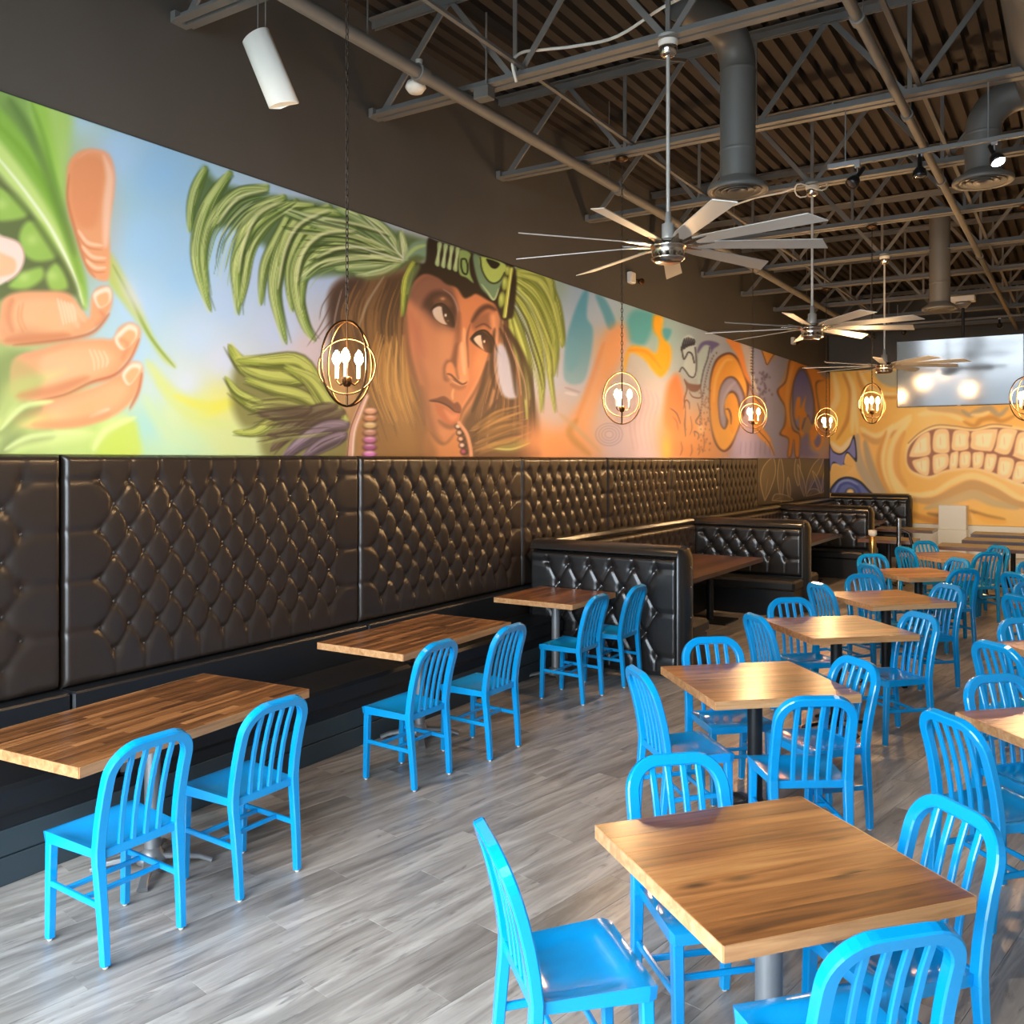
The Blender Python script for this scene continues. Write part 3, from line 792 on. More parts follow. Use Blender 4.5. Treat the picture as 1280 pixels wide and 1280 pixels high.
# ------------------------------------------------------------------ pendants
def pendant(x, y, zc, ztop, label, rz, power=125):
    t = empty('pendant_lamp', (x, y, zc), rz, label, 'pendant lamp', 'caged globe pendant lamps')
    HH, RR = .234, .172
    for k in range(2):
        a_ = PI*k/2 + .25
        pts = [(RR*math.sin(q)*math.cos(a_), RR*math.sin(q)*math.sin(a_), -HH*math.cos(q)) for q in [2*PI*i/36 for i in range(36)]]
        MB().tube(pts, .0065, 6, closed=True).build('cage_hoop', M_BRONZE, t)
    # tilted round ring
    ax = Vector((math.sin(TH), -math.cos(TH), .18)).normalized(); ax.rotate(Matrix.Rotation(-rz, 3, 'Z'))
    u = ax.orthogonal().normalized(); v = ax.cross(u)
    MB().tube([(u*math.cos(q)+v*math.sin(q))*.158 + Vector((0, 0, -.015)) for q in [2*PI*i/36 for i in range(36)]], .005, 6, closed=True).build('cage_ring', M_BRONZE, t)
    MB().cyl((0, 0, -HH), (0, 0, HH+.03), .006, n=8).build('stem', M_BRONZE, t)
    MB().lathe([(0, -.13), (.018, -.125), (.028, -.10), (.028, -.075), (.012, -.07), (0, -.07)], n=14).build('hub', M_BRONZE, t)
    for k in range(3):
        a_ = 2*PI*k/3; d = Vector((math.cos(a_), math.sin(a_), 0))
        arm = MB().tube([d*.01+Vector((0, 0, -.10)), d*.045+Vector((0, 0, -.115)), d*.07+Vector((0, 0, -.095)), d*.07+Vector((0, 0, -.075))], .005, 6).build('arm', M_BRONZE, t)
        MB().cyl((d*.07+Vector((0, 0, -.08))), (d*.07+Vector((0, 0, -.005))), .011, n=10).build('candle_sleeve', M_CREAM, arm)
        MB().lathe([(.010, 0), (.023, .02), (.025, .036), (.018, .06), (.006, .08), (0, .084)], d*.07+Vector((0, 0, -.004)), n=12).build('bulb', M_BULB, arm)
    MB().lathe([(0, .02), (.055, .02), (.06, .012), (.05, -.005), (.02, -.02), (0, -.02)], (0, 0, ztop-zc-.022), n=18).build('canopy', M_BRONZE, t)
    ch = MB(); z = HH+.02; i = 0
    while z < ztop-zc-.03:
        a_ = (i % 2)*PI/2 + .4
        pts = [(.009*math.cos(q)*math.cos(a_), .009*math.cos(q)*math.sin(a_), z+.0225+.0225*math.sin(q)) for q in [2*PI*j/8 for j in range(8)]]
        ch.tube(pts, .0032, 4, closed=True); z += .037; i += 1
    c = ch.build('chain', M_CHAIN, t); c['kind'] = 'stuff'
    l = bpy.data.lights.new('pendant_glow', 'POINT'); l.energy = power; l.color = (1.0, .60, .28); l.shadow_soft_size = .06
    lo = bpy.data.objects.new('pendant_glow', l); lo.location = (0, 0, .03); lo.parent = t; COL.objects.link(lo)
pendant(-3.42, 3.69, 2.53, 4.74, 'lit caged pendant lamp nearest the camera, before the painted face', 1.15, 75)
pendant(-3.53, 7.41, 2.56, 4.74, 'lit caged pendant lamp second from the camera', .2)
pendant(-3.50, 11.13, 2.57, 4.74, 'lit caged pendant lamp third from the camera', .06)
pendant(-3.48, 14.85, 2.60, 4.74, 'lit caged pendant lamp farthest along the mural wall', 0)
pendant(-2.09, 11.13, 2.66, 4.74, 'lit oval caged pendant lamp in front of the yellow mural', .64)
pendant(-.53, 11.13, 2.66, 4.74, 'caged pendant lamp cut off by the right edge', .3)

# ------------------------------------------------------------------ track with spotlights
tr = empty('light_track', (-1.72, 7.41, 4.32), 0, 'grey ceiling light track hung from the third joist', 'light track')
MB().box(0, 3.2, -.018, .018, 0, .032, bev=.003).build('rail', M_STEEL, tr)
MB().box(-.005, .24, -.020, .020, -.004, .034, bev=.003).build('end_feed', M_SILVER, tr)
for x in (.13, 1.13, 2.6): MB().cyl((x, 0, .03), (x, 0, .44), .006, n=6).build('hanger_rod', M_SILVER, tr)
M_LENS = mat('lit_lens', (1, .93, .82), .3, emit=((1, .9, .75), 60))
M_LENS_OFF = mat('dark_lens', srgb(60, 58, 55), .2)
def spot(x, ax, lit, label, y=7.41, z=4.315, power=260, col=(1, .86, .68), size=1.2, show=True):
    t = empty('track_spotlight', (x, y, z), 0, label, 'spotlight', 'black track spotlights')
    MB().box(-.02, .02, -.015, .015, -.02, 0).build('adapter', M_SILVER, t)
    MB().cyl((0, 0, -.02), (0, 0, -.085), .006, n=8).build('stem', M_SILVER, t)
    ax = Vector(ax).normalized(); c = Vector((0, 0, -.09))
    hd = MB().lathe([(0, -.09), (.016, -.09), (.018, -.085), (.018, .0), (.03, .012), (.045, .03), (.052, .06), (.052, .085), (.048, .085), (.045, .06), (0, .05)], c, n=18, axis=ax).build('lamp_head', M_BLACKPL, t)
    MB().lathe([(.046, .079), (.03, .083), (0, .084)], c, n=16, axis=ax).build('lens', M_LENS if lit else M_LENS_OFF, hd)
    if lit:
        l = bpy.data.lights.new('spot_beam', 'SPOT'); l.energy = power; l.color = col; l.spot_size = size; l.spot_blend = .6; l.shadow_soft_size = .05
        lo = bpy.data.objects.new('spot_beam', l); lo.location = c+ax*.1; lo.rotation_euler = ax.to_track_quat('-Z', 'Y').to_euler(); lo.parent = t; COL.objects.link(lo)
spot(-1.50, (-.5, -.35, -.8), False, 'black track spotlight tilted towards the mural, leftmost on the track')
spot(-1.05, (0, 0, -1), False, 'black track spotlight pointing straight down')
spot(-.55, (.35, -.35, -.87), True, 'lit black track spotlight at the right end of the track')

# second track and its spots: unseen lamps added to brighten the far wall
added_track = empty('light_track', (-3.2, 17.2, 4.40), 0, 'unseen light track added behind the television to brighten the far wall', 'light track')
MB().box(0, 6.2, -.018, .018, 0, .032, bev=.003).build('rail', M_STEEL, added_track)
for x in (.4, 2.6, 5.2): MB().cyl((x, 0, .03), (x, 0, .36), .006, n=6).build('hanger_rod', M_SILVER, added_track)
for x, lb in ((-2.7, 'added unseen wall-wash spotlight, left'), (-1.2, 'added unseen wall-wash spotlight behind the television'), (.6, 'added unseen wall-wash spotlight, right of the television'), (2.2, 'added unseen wall-wash spotlight, outermost right')):
    spot(x, (0, .85, -.55), True, lb, 17.2, 4.395, 170, (1, .84, .62), 1.5)

# ------------------------------------------------------------------ television
tv = empty('television', (-1.74, 16.42, 3.45), 0, 'large flat television hung from the ceiling on a pole', 'television')
M_SCREEN = mat('tv_screen', (.05, .053, .06), .09, spec=1.0)
tilt = (math.radians(4.5), 0, 0)
MB().box(-.945, .945, -.02, .03, -.56, .56, bev=.008).build('casing', M_BLACKPL, tv, (0, 0, 0), tilt)
MB().box(-.93, .93, -.0235, -.0205, -.54, .548).build('screen', M_SCREEN, tv, (0, 0, 0), tilt)
MB().box(-.02, .03, -.027, -.0205, -.556, -.545).build('badge', M_SILVER, tv, (0, 0, 0), tilt)
MB().cyl((.06, .07, 0), (.06, .07, 1.12), .024, n=12).build('pole', M_DARKSTEEL, tv)
MB().box(-.2, .3, .035, .06, -.2, .25, bev=.005).build('wall_plate', M_DARKSTEEL, tv)
MB().lathe([(0, 1.05), (.05, 1.05), (.10, 1.10), (.12, 1.12), (.12, 1.14), (0, 1.14)], (.06, .07, 0), n=16).build('mount_flange', M_SILVER, tv)
MB().box(-.12, .24, -.04, .18, 1.15, 1.24, bev=.008).build('mount_box', M_WHITE, tv)

# ------------------------------------------------------------------ hanging loudspeaker, wall devices
s = empty('hanging_loudspeaker', (-4.06, 3.72, 4.30), 0, 'curved white loudspeaker hanging from the nearest joist', 'loudspeaker')
mb = MB(); n = 10; vs = []
for zz in (-.245, -.24, .24, .245):
    k = .93 if abs(zz) > .242 else 1
    ring = [(-.088*math.cos(PI*i/n)*k, -.05*math.sin(PI*i/n)*k, zz + (.02*math.cos(PI*i/n) if zz < 0 else -.012*math.cos(PI*i/n))) for i in range(n+1)]
    ring += [(.088*k*(1-2*i/3), .012*k, zz) for i in range(1, 3)]
    vs += ring
m_ = n+3
mb.add(vs, [(j*m_+i, j*m_+(i+1) % m_, (j+1)*m_+(i+1) % m_, (j+1)*m_+i) for j in range(3) for i in range(m_)], True)
mb.add(vs, [tuple(range(m_-1, -1, -1)), tuple(range(3*m_, 4*m_))])
mb.build('cabinet', M_WHITE, s, (0, 0, 0), (math.radians(-8), math.radians(-23), TH))
for dx in (-.06, .005): MB().cyl((-.04+dx, 0, .2), (-.04+dx, 0, .47), .004, n=6).build('hanger_rod', M_STEEL, s)
for y, z, lb in ((10.4, 4.30, 'small white twin emergency light high on the wall above the mural'), (17.9, 4.34, 'farther small emergency light high on the mural wall')):
    e = empty('emergency_light', (WL, y, z), 0, lb, 'emergency light', 'emergency lights on the mural wall')
    MB().box(.004, .07, -.07, .07, -.07, .07, bev=.01).build('housing', M_WHITE, e)
    MB().lathe([(0, 0), (.03, 0), (.045, .05), (.04, .055), (0, .05)], (.07, .16, -.02), n=14, axis=(1, -.3, -.3)).build('lamp_head', M_BRONZE, e)
    MB().cyl((.03, .07, 0), (.08, .15, -.01), .008, n=6).build('arm', M_BRONZE, e)

# ------------------------------------------------------------------ far end: white pedestal, posts, lamp
t = empty('white_pedestal', (-2.30, 20.75, 0), 0, 'tall white box pedestal against the yellow mural', 'pedestal')
MB().box(-.27, .27, -.22, .2, .005, .56, bev=.01).build('base_box', M_CREAM, t)
MB().box(-.26, .26, -.18, .2, .562, 1.06, bev=.01).build('upper_box', M_CREAM, t)
for x, y, lb in ((-2.36, 14.6, 'polished steel post left of the white pedestal'), (-.52, 14.2, 'polished steel post at the right edge')):
    t = empty('steel_post', (x, y, 0), 0, lb, 'post', 'polished steel posts')
    MB().cyl((0, 0, .03), (0, 0, 1.12), .032, n=16).build('post', M_CHROME, t)
    MB().lathe([(0, 0.001), (.15, .001), (.15, .012), (.05, .03), (0, .03)], n=20).build('base', M_DARKSTEEL, t)
    MB().tube([(.03, 0, .95), (.14, 0, .9), (.2, 0, .7), (.16, 0, .55)], .022, 8).build('rope_end', M_BLACKPL, t)
t = empty('gold_lamp_stand', (-2.62, 14.0, 0), 0, 'slim gold lamp stand before the far left tables', 'lamp')
M_GOLD = mat('gold', srgb(214, 170, 96), .25, metal=.9)
MB().lathe([(0, .001), (.09, .001), (.09, .012), (.02, .03), (.02, .45), (.045, .62), (.055, .75), (.04, .86), (.03, .88), (0, .88)], n=18).build('body', M_GOLD, t)
MB().lathe([(.03, .88), (.06, .9), (.06, .97), (0, .97)], n=18).build('shade', M_CREAM, t)
# ------------------------------------------------------------------ painted murals
# The pictures are flat paint on the walls. They are drawn brush by brush on a fine grid of the wall plane
# (colour attribute), in a drawing frame (a, b) that maps one to one to wall metres.
class Canvas:
    def __init__(s, U, V, base=(200, 200, 200)):
        s.U, s.V = U.astype(np.float64), V.astype(np.float64)
        s.C = np.empty(U.shape+(3,)); s.C[:] = base
        s.rng = np.random.default_rng(3)
    def _box(s, u0, u1, v0, v1):
        return np.nonzero((s.U >= u0) & (s.U <= u1) & (s.V >= v0) & (s.V <= v1))[0]
    @staticmethod
    def smooth(pts, closed=False, k=6):
        P = np.array(pts, float); n = len(P)
        if n < 3: return P
        out = []
        rng_ = range(n) if closed else range(n-1)
        for i in rng_:
            p0 = P[(i-1) % n] if closed or i > 0 else P[0]; p1 = P[i]; p2 = P[(i+1) % n]
            p3 = P[(i+2) % n] if closed or i < n-2 else P[-1]
            for j in range(k):
                t = j/k
                out.append(.5*((2*p1)+(-p0+p2)*t+(2*p0-5*p1+4*p2-p3)*t*t+(-p0+3*p1-3*p2+p3)*t**3))
        if not closed: out.append(P[-1])
        return np.array(out)
    def _mix(s, ix, a, col):
        col = np.asarray(col, float); a = a[:, None]
        s.C[ix] = s.C[ix]*(1-a) + col*a
    def poly(s, pts, col, soft=2.0, op=1.0, col2=None, ax=None, sm=True):
        P = s.smooth(pts, True) if sm else np.array(pts, float)
        m = soft*1.5
        ix = s._box(P[:, 0].min()-m, P[:, 0].max()+m, P[:, 1].min()-m, P[:, 1].max()+m)
        if len(ix) == 0: return
        u, v = s.U[ix], s.V[ix]; inside = np.zeros(len(ix), bool); d2 = np.full(len(ix), 1e12)
        Q = np.roll(P, -1, 0)
        for (x0, y0), (x1, y1) in zip(P, Q):
            if y0 != y1:
                c = ((y0 > v) != (y1 > v)) & (u < (x1-x0)*(v-y0)/(y1-y0)+x0); inside ^= c
            dx, dy = x1-x0, y1-y0; l2 = dx*dx+dy*dy+1e-9
            t = np.clip(((u-x0)*dx+(v-y0)*dy)/l2, 0, 1)
            d2 = np.minimum(d2, (u-x0-t*dx)**2+(v-y0-t*dy)**2)
        d = np.sqrt(d2); sd = np.where(inside, d, -d)
        a = np.clip((sd+soft)/(2*soft), 0, 1); a = a*a*(3-2*a)*op
        if col2 is not None:
            (ax0, ay0), (ax1, ay1) = ax
            t = np.clip(((u-ax0)*(ax1-ax0)+(v-ay0)*(ay1-ay0))/((ax1-ax0)**2+(ay1-ay0)**2), 0, 1)[:, None]
            col = np.array(col, float)*(1-t)+np.array(col2, float)*t
        s._mix(ix, a, col)
    def stroke(s, pts, w, col, soft=1.0, op=1.0, taper='end', col2=None, k=5):
        P = s.smooth(pts, False, k); n = len(P)
        m = w+soft*1.5
        ix = s._box(P[:, 0].min()-m, P[:, 0].max()+m, P[:, 1].min()-m, P[:, 1].max()+m)
        if len(ix) == 0: return
        u, v = s.U[ix], s.V[ix]
        best = np.full(len(ix), 1e12); bt = np.zeros(len(ix))
        for i in range(n-1):
            (x0, y0), (x1, y1) = P[i], P[i+1]; dx, dy = x1-x0, y1-y0; l2 = dx*dx+dy*dy+1e-9
            t = np.clip(((u-x0)*dx+(v-y0)*dy)/l2, 0, 1)
            d = (u-x0-t*dx)**2+(v-y0-t*dy)**2
            c = d < best; best = np.where(c, d, best); bt = np.where(c, (i+t)/(n-1), bt)
        if taper == 'end': ww = w*np.sqrt(np.clip(1-bt, 0, 1))
        elif taper == 'both': ww = w*np.sqrt(np.clip(4*bt*(1-bt), 0, 1))
        elif taper == 'plume': ww = w*1.9*np.clip(bt, .02, 1)**.45*np.clip(1-bt, 0, 1)**.75
        elif taper == 'leaf': ww = w*np.clip(np.sin(PI*np.clip(bt, 0, 1)**.7), 0, 1)
        else: ww = np.full(len(bt), w)
        a = np.clip((ww/2-np.sqrt(best)+soft)/(2*soft), 0, 1); a = a*a*(3-2*a)*op
        if taper == 'end': a *= np.clip((1-bt)*6, 0, 1)
        if col2 is not None: col = np.array(col, float)*(1-bt[:, None])+np.array(col2, float)*bt[:, None]
        s._mix(ix, a, col)
    def blob(s, u, v, ru, rv, col, op=1.0, ang=0.0, hard=1.0):
        R_ = max(ru, rv)*2.2
        ix = s._box(u-R_, u+R_, v-R_, v+R_)
        if len(ix) == 0: return
        c, n = math.cos(math.radians(ang)), math.sin(math.radians(ang))
        x, y = s.U[ix]-u, s.V[ix]-v
        q = ((x*c+y*n)/ru)**2+((-x*n+y*c)/rv)**2
        s._mix(ix, np.exp(-(q**hard)*1.2)*op, col)
    def field(s, samples, p=3.2):
        S = np.array(samples, float); W = np.zeros(s.U.shape); A = np.zeros(s.C.shape)
        for u, v, r, g, b in S:
            w_ = 1/((((s.U-u)**2+(s.V-v)**2)+260.0)**(p/2)); W += w_; A += w_[:, None]*np.array((r, g, b))
        s.C[:] = A/W[:, None]
    def strands(s, A, B, n, cols, w=(1, 3), op=.7, soft=.8, jit=2.0, taper='both', t0=0, t1=1):
        A = s.smooth(A, False, 4); B = s.smooth(B, False, 4)
        m = min(len(A), len(B)); ia = np.linspace(0, len(A)-1, m).astype(int); ib = np.linspace(0, len(B)-1, m).astype(int)
        A, B = A[ia], B[ib]
        for i in range(n):
            t = t0+(t1-t0)*(i+s.rng.random())/n
            P = A*(1-t)+B*t + s.rng.normal(0, jit, 2) + np.cumsum(s.rng.normal(0, jit*.25, (m, 2)), 0)
            a0 = s.rng.random()*.35; a1 = 1-s.rng.random()*.3
            P = P[int(a0*m):max(int(a1*m), int(a0*m)+3)]
            c = cols[s.rng.integers(len(cols))]
            s.stroke(P, s.rng.uniform(*w), c, soft, op*s.rng.uniform(.6, 1), taper, k=2)

def Z(x0, y0, sc): return lambda *pts: [(x0+x/sc, y0+y/sc) for x, y in pts]

def frond(c, spine, w, cols, op=.95):
    """one curved feather: dark edge, body, light side, barbs and mid rib"""
    S = Canvas.smooth(spine, False, 4); d = np.gradient(S, axis=0); nn = np.stack([-d[:, 1], d[:, 0]], 1); nn /= np.linalg.norm(nn, axis=1)[:, None]+1e-9
    dark, mid, light = [np.array(q, float) for q in cols]
    c.stroke(spine, w*1.2, dark, 2.0, op*.75, 'plume')
    c.stroke(spine, w, mid, 1.8, op, 'plume')
    c.stroke((S+nn*w*.17).tolist()[::2], w*.45, light, 2.2, op*.8, 'plume')
    c.stroke((S-nn*w*.26).tolist()[::2], w*.26, dark, 1.8, op*.6, 'plume')
    n = len(S); env = np.sin(PI*np.linspace(0, 1, n)**.8)[:, None]
    for j in range(int(3+w*.35)):
        o = c.rng.uniform(-.5, .5); q = c.rng.random()
        a0 = int(c.rng.uniform(0, .5)*n); a1 = int(c.rng.uniform(.6, 1)*n)
        P = (S+nn*w*o*env)[a0:max(a1, a0+4)]
        c.stroke(P.tolist()[::2] if len(P) > 5 else P.tolist(), c.rng.uniform(.8, 1.9), light*q+dark*(1-q) if c.rng.random() < .75 else np.minimum(light+22, 255), .8, op*.6, 'both', k=3)
    c.stroke(spine, max(.8, w*.07), light, .6, op*.6, 'both')

def paint_left(c):
    c.field([
     (-160, 200, 120, 170, 70), (-160, 450, 150, 190, 90), (-60, 120, 140, 180, 80), (-60, 330, 160, 190, 110), (-60, 540, 190, 205, 100),
     (5, 130, 140, 175, 90), (40, 160, 130, 170, 85), (75, 150, 168, 205, 100), (60, 230, 150, 195, 95), (20, 280, 150, 190, 95), (30, 330, 120, 140, 75),
     (10, 480, 165, 190, 110), (20, 540, 175, 195, 105), (90, 550, 195, 215, 120), (140, 555, 190, 220, 100), (60, 500, 215, 185, 120),
     (100, 150, 178, 214, 238), (150, 190, 168, 208, 240), (200, 215, 150, 200, 238), (190, 300, 160, 206, 240), (230, 350, 158, 205, 240), (180, 380, 172, 210, 238),
     (250, 420, 188, 215, 240), (235, 480, 206, 220, 238), (280, 450, 205, 216, 236), (300, 300, 164, 204, 240), (330, 350, 182, 208, 240), (350, 410, 190, 210, 240), (280, 380, 178, 208, 240),
     (165, 440, 170, 210, 230), (190, 480, 190, 215, 210), (185, 530, 160, 212, 205), (215, 520, 205, 225, 170), (250, 510, 215, 225, 120), (275, 500, 222, 222, 130), (230, 560, 190, 225, 180), (290, 560, 205, 220, 150),
     (400, 330, 176, 200, 235), (450, 330, 190, 205, 235), (390, 440, 215, 200, 205), (430, 470, 200, 150, 90), (500, 470, 190, 130, 70), (480, 540, 165, 110, 60), (540, 540, 205, 125, 75), (620, 540, 140, 95, 55),
     (690, 360, 150, 180, 170), (700, 400, 178, 205, 238), (690, 470, 195, 208, 235), (690, 520, 205, 195, 205), (700, 555, 240, 165, 115), (730, 560, 236, 170, 120),
     (725, 370, 160, 195, 232), (760, 370, 180, 205, 236), (745, 390, 180, 205, 236), (735, 480, 196, 202, 228), (790, 395, 150, 195, 215), (780, 430, 205, 205, 220), (760, 430, 226, 190, 160),
     (820, 410, 150, 200, 205), (840, 420, 160, 200, 215), (850, 450, 180, 205, 220), (830, 500, 210, 200, 220), (800, 540, 218, 200, 220), (770, 555, 205, 195, 220), (810, 560, 210, 195, 220),
     (860, 400, 170, 195, 215), (870, 470, 175, 195, 215), (865, 550, 236, 160, 95), (900, 420, 180, 190, 210), (920, 425, 160, 175, 205), (885, 560, 232, 165, 110), (930, 560, 170, 160, 205),
     (960, 440, 150, 160, 205), (960, 480, 190, 175, 200), (960, 540, 175, 160, 205), (985, 455, 232, 165, 80), (985, 560, 165, 160, 210), (1015, 470, 225, 150, 70), (1020, 540, 190, 150, 120), (1040, 500, 210, 150, 80), (1080, 500, 200, 150, 90)])
    A = Z(0, 100, 2.56); H = Z(0, 240, 3.765)
    G1, G2, G3, G4 = (88, 118, 55), (140, 185, 75), (188, 214, 110), (224, 236, 176)
    # ---- leaves behind the hand
    c.poly(A((0, 90), (40, 60), (90, 150), (170, 330), (215, 520), (170, 560), (90, 430), (0, 300)), (118, 150, 78), 9, .8)
    c.poly(A((95, 60), (215, 100), (222, 200), (205, 330), (190, 420), (140, 250)), (176, 212, 112), 9, .9)
    c.poly(A((100, 70), (140, 60), (180, 230), (195, 400), (150, 330)), (158, 204, 82), 7, .8)
    c.poly(A((-60, 60), (20, 110), (120, 250), (215, 450), (275, 640), (270, 735), (215, 620), (110, 440), (-20, 260)), G2, 5, 1)
    c.poly(A((-60, 150), (0, 195), (110, 340), (190, 480), (262, 680), (268, 720), (190, 590), (90, 440), (-40, 290)), (202, 224, 130), 6, .95)
    c.stroke(A((-40, 210), (60, 330), (160, 470), (230, 610), (266, 720)), 4, (240, 246, 210), 2, .9, 'both')
    c.stroke(A((-30, 120), (90, 250), (190, 430), (262, 650)), 9, (120, 165, 55), 4, .6, 'both')
    c.poly(A((-60, 290), (40, 350), (130, 470), (215, 600), (240, 690), (120, 690), (-60, 670)), (96, 106, 64), 6, .9)
    for q in (((62, 500), (85, 455), (130, 455), (165, 510), (182, 565), (120, 580), (75, 555)), ((-40, 340), (40, 365), (92, 425), (40, 448), (-40, 440)), ((150, 625), (175, 588), (205, 610), (215, 665), (165, 672)), ((30, 660), (70, 620), (130, 600), (136, 635), (85, 668))):
        c.poly(A(*q), (158, 194, 88), 4.5, .95)
        m_ = np.mean(q, 0); c.blob(*A(tuple(m_-(14, 6)))[0], 9, 8, (190, 216, 120), .7)
    c.stroke(A((10, 340), (110, 450), (215, 620), (262, 735)), 8, (84, 98, 56), 4, .6, 'both')
    c.stroke(A((30, 60), (110, 190), (190, 400), (240, 560)), 12, (92, 122, 60), 6, .6, 'both')
    c.stroke(A((100, 70), (150, 220), (196, 420)), 7, (112, 158, 62), 4, .6, 'both')
    # soft light green veils low on the left
    for q in (((-40, 1180), (60, 1000), (190, 930)), ((-30, 1060), (60, 960), (170, 935)), ((0, 1190), (110, 1150), (300, 1130)), ((10, 1180), (60, 1080), (170, 1040)), ((300, 1190), (350, 1120), (420, 1085))):
        c.stroke(A(*q), 22, (216, 228, 140), 8, .8, 'both')
    c.poly(A((310, 1195), (340, 1140), (425, 1090), (445, 1140), (450, 1200), (400, 1210)), (196, 216, 92), 6, .9)
    c.poly(A((-10, 900), (70, 870), (110, 900), (40, 1010), (-10, 1080)), (104, 118, 68), 9, .65)
    c.poly(A((0, 1150), (60, 1060), (110, 1000), (90, 1100), (20, 1190)), (118, 130, 78), 8, .55)
    # green wisps right of the thumb
    c.poly(A((350, 560), (372, 580), (440, 710), (500, 840), (560, 915), (520, 890), (460, 800), (400, 720), (345, 640)), (186, 204, 92), 5, .9)
    c.stroke(A((360, 590), (420, 700), (480, 820), (560, 920)), 4, (120, 150, 50), 2, .7, 'both')
    c.stroke(A((470, 900), (560, 1010), (680, 1050), (790, 1020)), 14, (212, 224, 120), 8, .8, 'both')
    c.stroke(A((500, 960), (600, 1070), (760, 1110)), 10, (206, 222, 140), 6, .8, 'both')
    c.stroke(A((460, 1010), (540, 1130), (700, 1200)), 14, (196, 222, 170), 7, .7, 'both')
    c.stroke(A((560, 1010), (640, 1040), (720, 1035), (800, 1020)), 9, (224, 224, 96), 5, .7, 'both')
    c.blob(*A((700, 1050))[0], 20, 7, (230, 226, 80), .6, -25)
    c.blob(*A((420, 690))[0], 10, 34, (212, 216, 222), .75, -28)
    # ---- hand
    SK, SKL, SKD = (234, 164, 116), (250, 206, 168), (206, 124, 80)
    c.blob(*A((300, 410))[0], 36, 92, (226, 170, 160), .30, -5, 2)
    c.poly(A((213, 330), (220, 265), (255, 228), (305, 220), (350, 240), (366, 300), (362, 380), (350, 470), (352, 570), (345, 640), (300, 632), (272, 590), (240, 490), (218, 420)), SK, 3.5, 1)
    c.poly(A((222, 320), (232, 262), (280, 236), (335, 262), (330, 350), (316, 430), (300, 470), (258, 470), (228, 420)), (228, 148, 100), 7, .75)
    c.poly(A((330, 240), (362, 300), (356, 400), (345, 520), (330, 520), (330, 400), (340, 310)), (246, 206, 178), 4, .8)
    c.stroke(A((222, 300), (216, 380), (240, 480), (275, 590), (305, 632)), 4, (198, 116, 74), 2, .6, 'both')
    c.stroke(A((250, 250), (290, 228), (340, 240), (366, 300), (362, 390)), 3, (232, 170, 150), 1.6, .6, 'both')
    for q in (((250, 480), (280, 520), (330, 530)), ((262, 530), (295, 565), (340, 570)), ((275, 575), (305, 600), (340, 600))):
        c.stroke(A(*q), 4.5, SKL, 2, .9, 'both'); c.stroke(A(*[(x-2, y+14) for x, y in q]), 2.5, SKD, 1.3, .5, 'both')
    # finger left edge, with nail
    c.poly(A((-40, 490), (10, 500), (60, 520), (78, 565), (64, 610), (30, 640), (-40, 655)), (246, 216, 196), 2.5, 1)
    c.poly(A((-40, 545), (20, 560), (50, 580), (40, 620), (-40, 625)), (244, 188, 140), 3, .95)
    c.stroke(A((-30, 492), (20, 505), (62, 524), (78, 565), (64, 610), (25, 645)), 2.2, (206, 160, 140), 1, .7, 'none')
    # three folded fingers
    def finger(out, core, line):
        c.poly(H(*out), SK, 4, 1); c.poly(H(*core), (246, 184, 134), 8, .8)
        c.stroke(H(*line), 3.2, (176, 96, 62), 1.8, .75, 'both'); c.stroke(H(*[(x, y+9) for x, y in line]), 4, (214, 134, 90), 3, .5, 'both')
    finger(((60, 1070), (180, 1010), (300, 965), (450, 915), (540, 870), (575, 845), (610, 805), (650, 800), (672, 830), (665, 890), (625, 980), (540, 1050), (420, 1095), (260, 1110), (130, 1110)),
           ((240, 1020), (400, 960), (540, 900), (600, 930), (540, 1010), (400, 1070), (260, 1080)), ((610, 1020), (650, 940), (668, 850)))
    finger(((60, 790), (200, 740), (340, 700), (470, 690), (530, 690), (560, 640), (610, 615), (650, 632), (662, 670), (640, 740), (590, 810), (520, 880), (400, 905), (260, 970), (150, 985), (60, 960)),
           ((200, 770), (360, 730), (480, 730), (540, 780), (480, 850), (330, 890), (200, 930)), ((150, 985), (300, 955), (430, 895), (540, 860), (610, 790), (655, 690)))
    finger(((0, 560), (20, 500), (90, 470), (200, 465), (300, 470), (350, 500), (390, 560), (420, 590), (430, 500), (455, 455), (500, 442), (526, 470), (526, 530), (500, 590), (440, 650), (360, 685), (240, 700), (100, 715), (0, 712)),
           ((40, 540), (160, 500), (290, 510), (350, 580), (330, 650), (190, 670), (60, 665)), ((60, 720), (200, 706), (360, 684), (450, 650), (515, 570)))
    for q in (((440, 480), (500, 448), (522, 470), (515, 520), (465, 545)), ((540, 690), (600, 625), (645, 640), (640, 690), (580, 745)), ((575, 860), (620, 808), (664, 815), (650, 860), (605, 910))):
        c.poly(H(*q), (252, 222, 196), 2, 1)
        q2 = [(x*.72+q[3][0]*.28*.5+q[4][0]*.28*.5, y*.72+q[3][1]*.28*.5+q[4][1]*.28*.5) for x, y in q]
        c.poly(H(*q2), (240, 172, 118), 2.5, .9)
    for q in (((90, 530), (85, 600), (110, 660)), ((110, 520), (100, 590), (125, 650))): c.stroke(H(*q), 3, (218, 132, 84), 2, .5, 'both')
    for k in range(5): c.stroke(H((270+k*16, 500+k*6), (285+k*16, 560), (300+k*14, 625-k*4)), 3.2, (255, 226, 196), 1.6, .6, 'both')
    for k in range(4): c.stroke(H((420+k*22, 740+k*2), (440+k*22, 790), (445+k*18, 840-k*6)), 3.0, (252, 216, 182), 1.6, .6, 'both')
    c.stroke(H((420, 1060), (480, 1035), (515, 1020)), 5, (255, 226, 200), 2.5, .7, 'both')
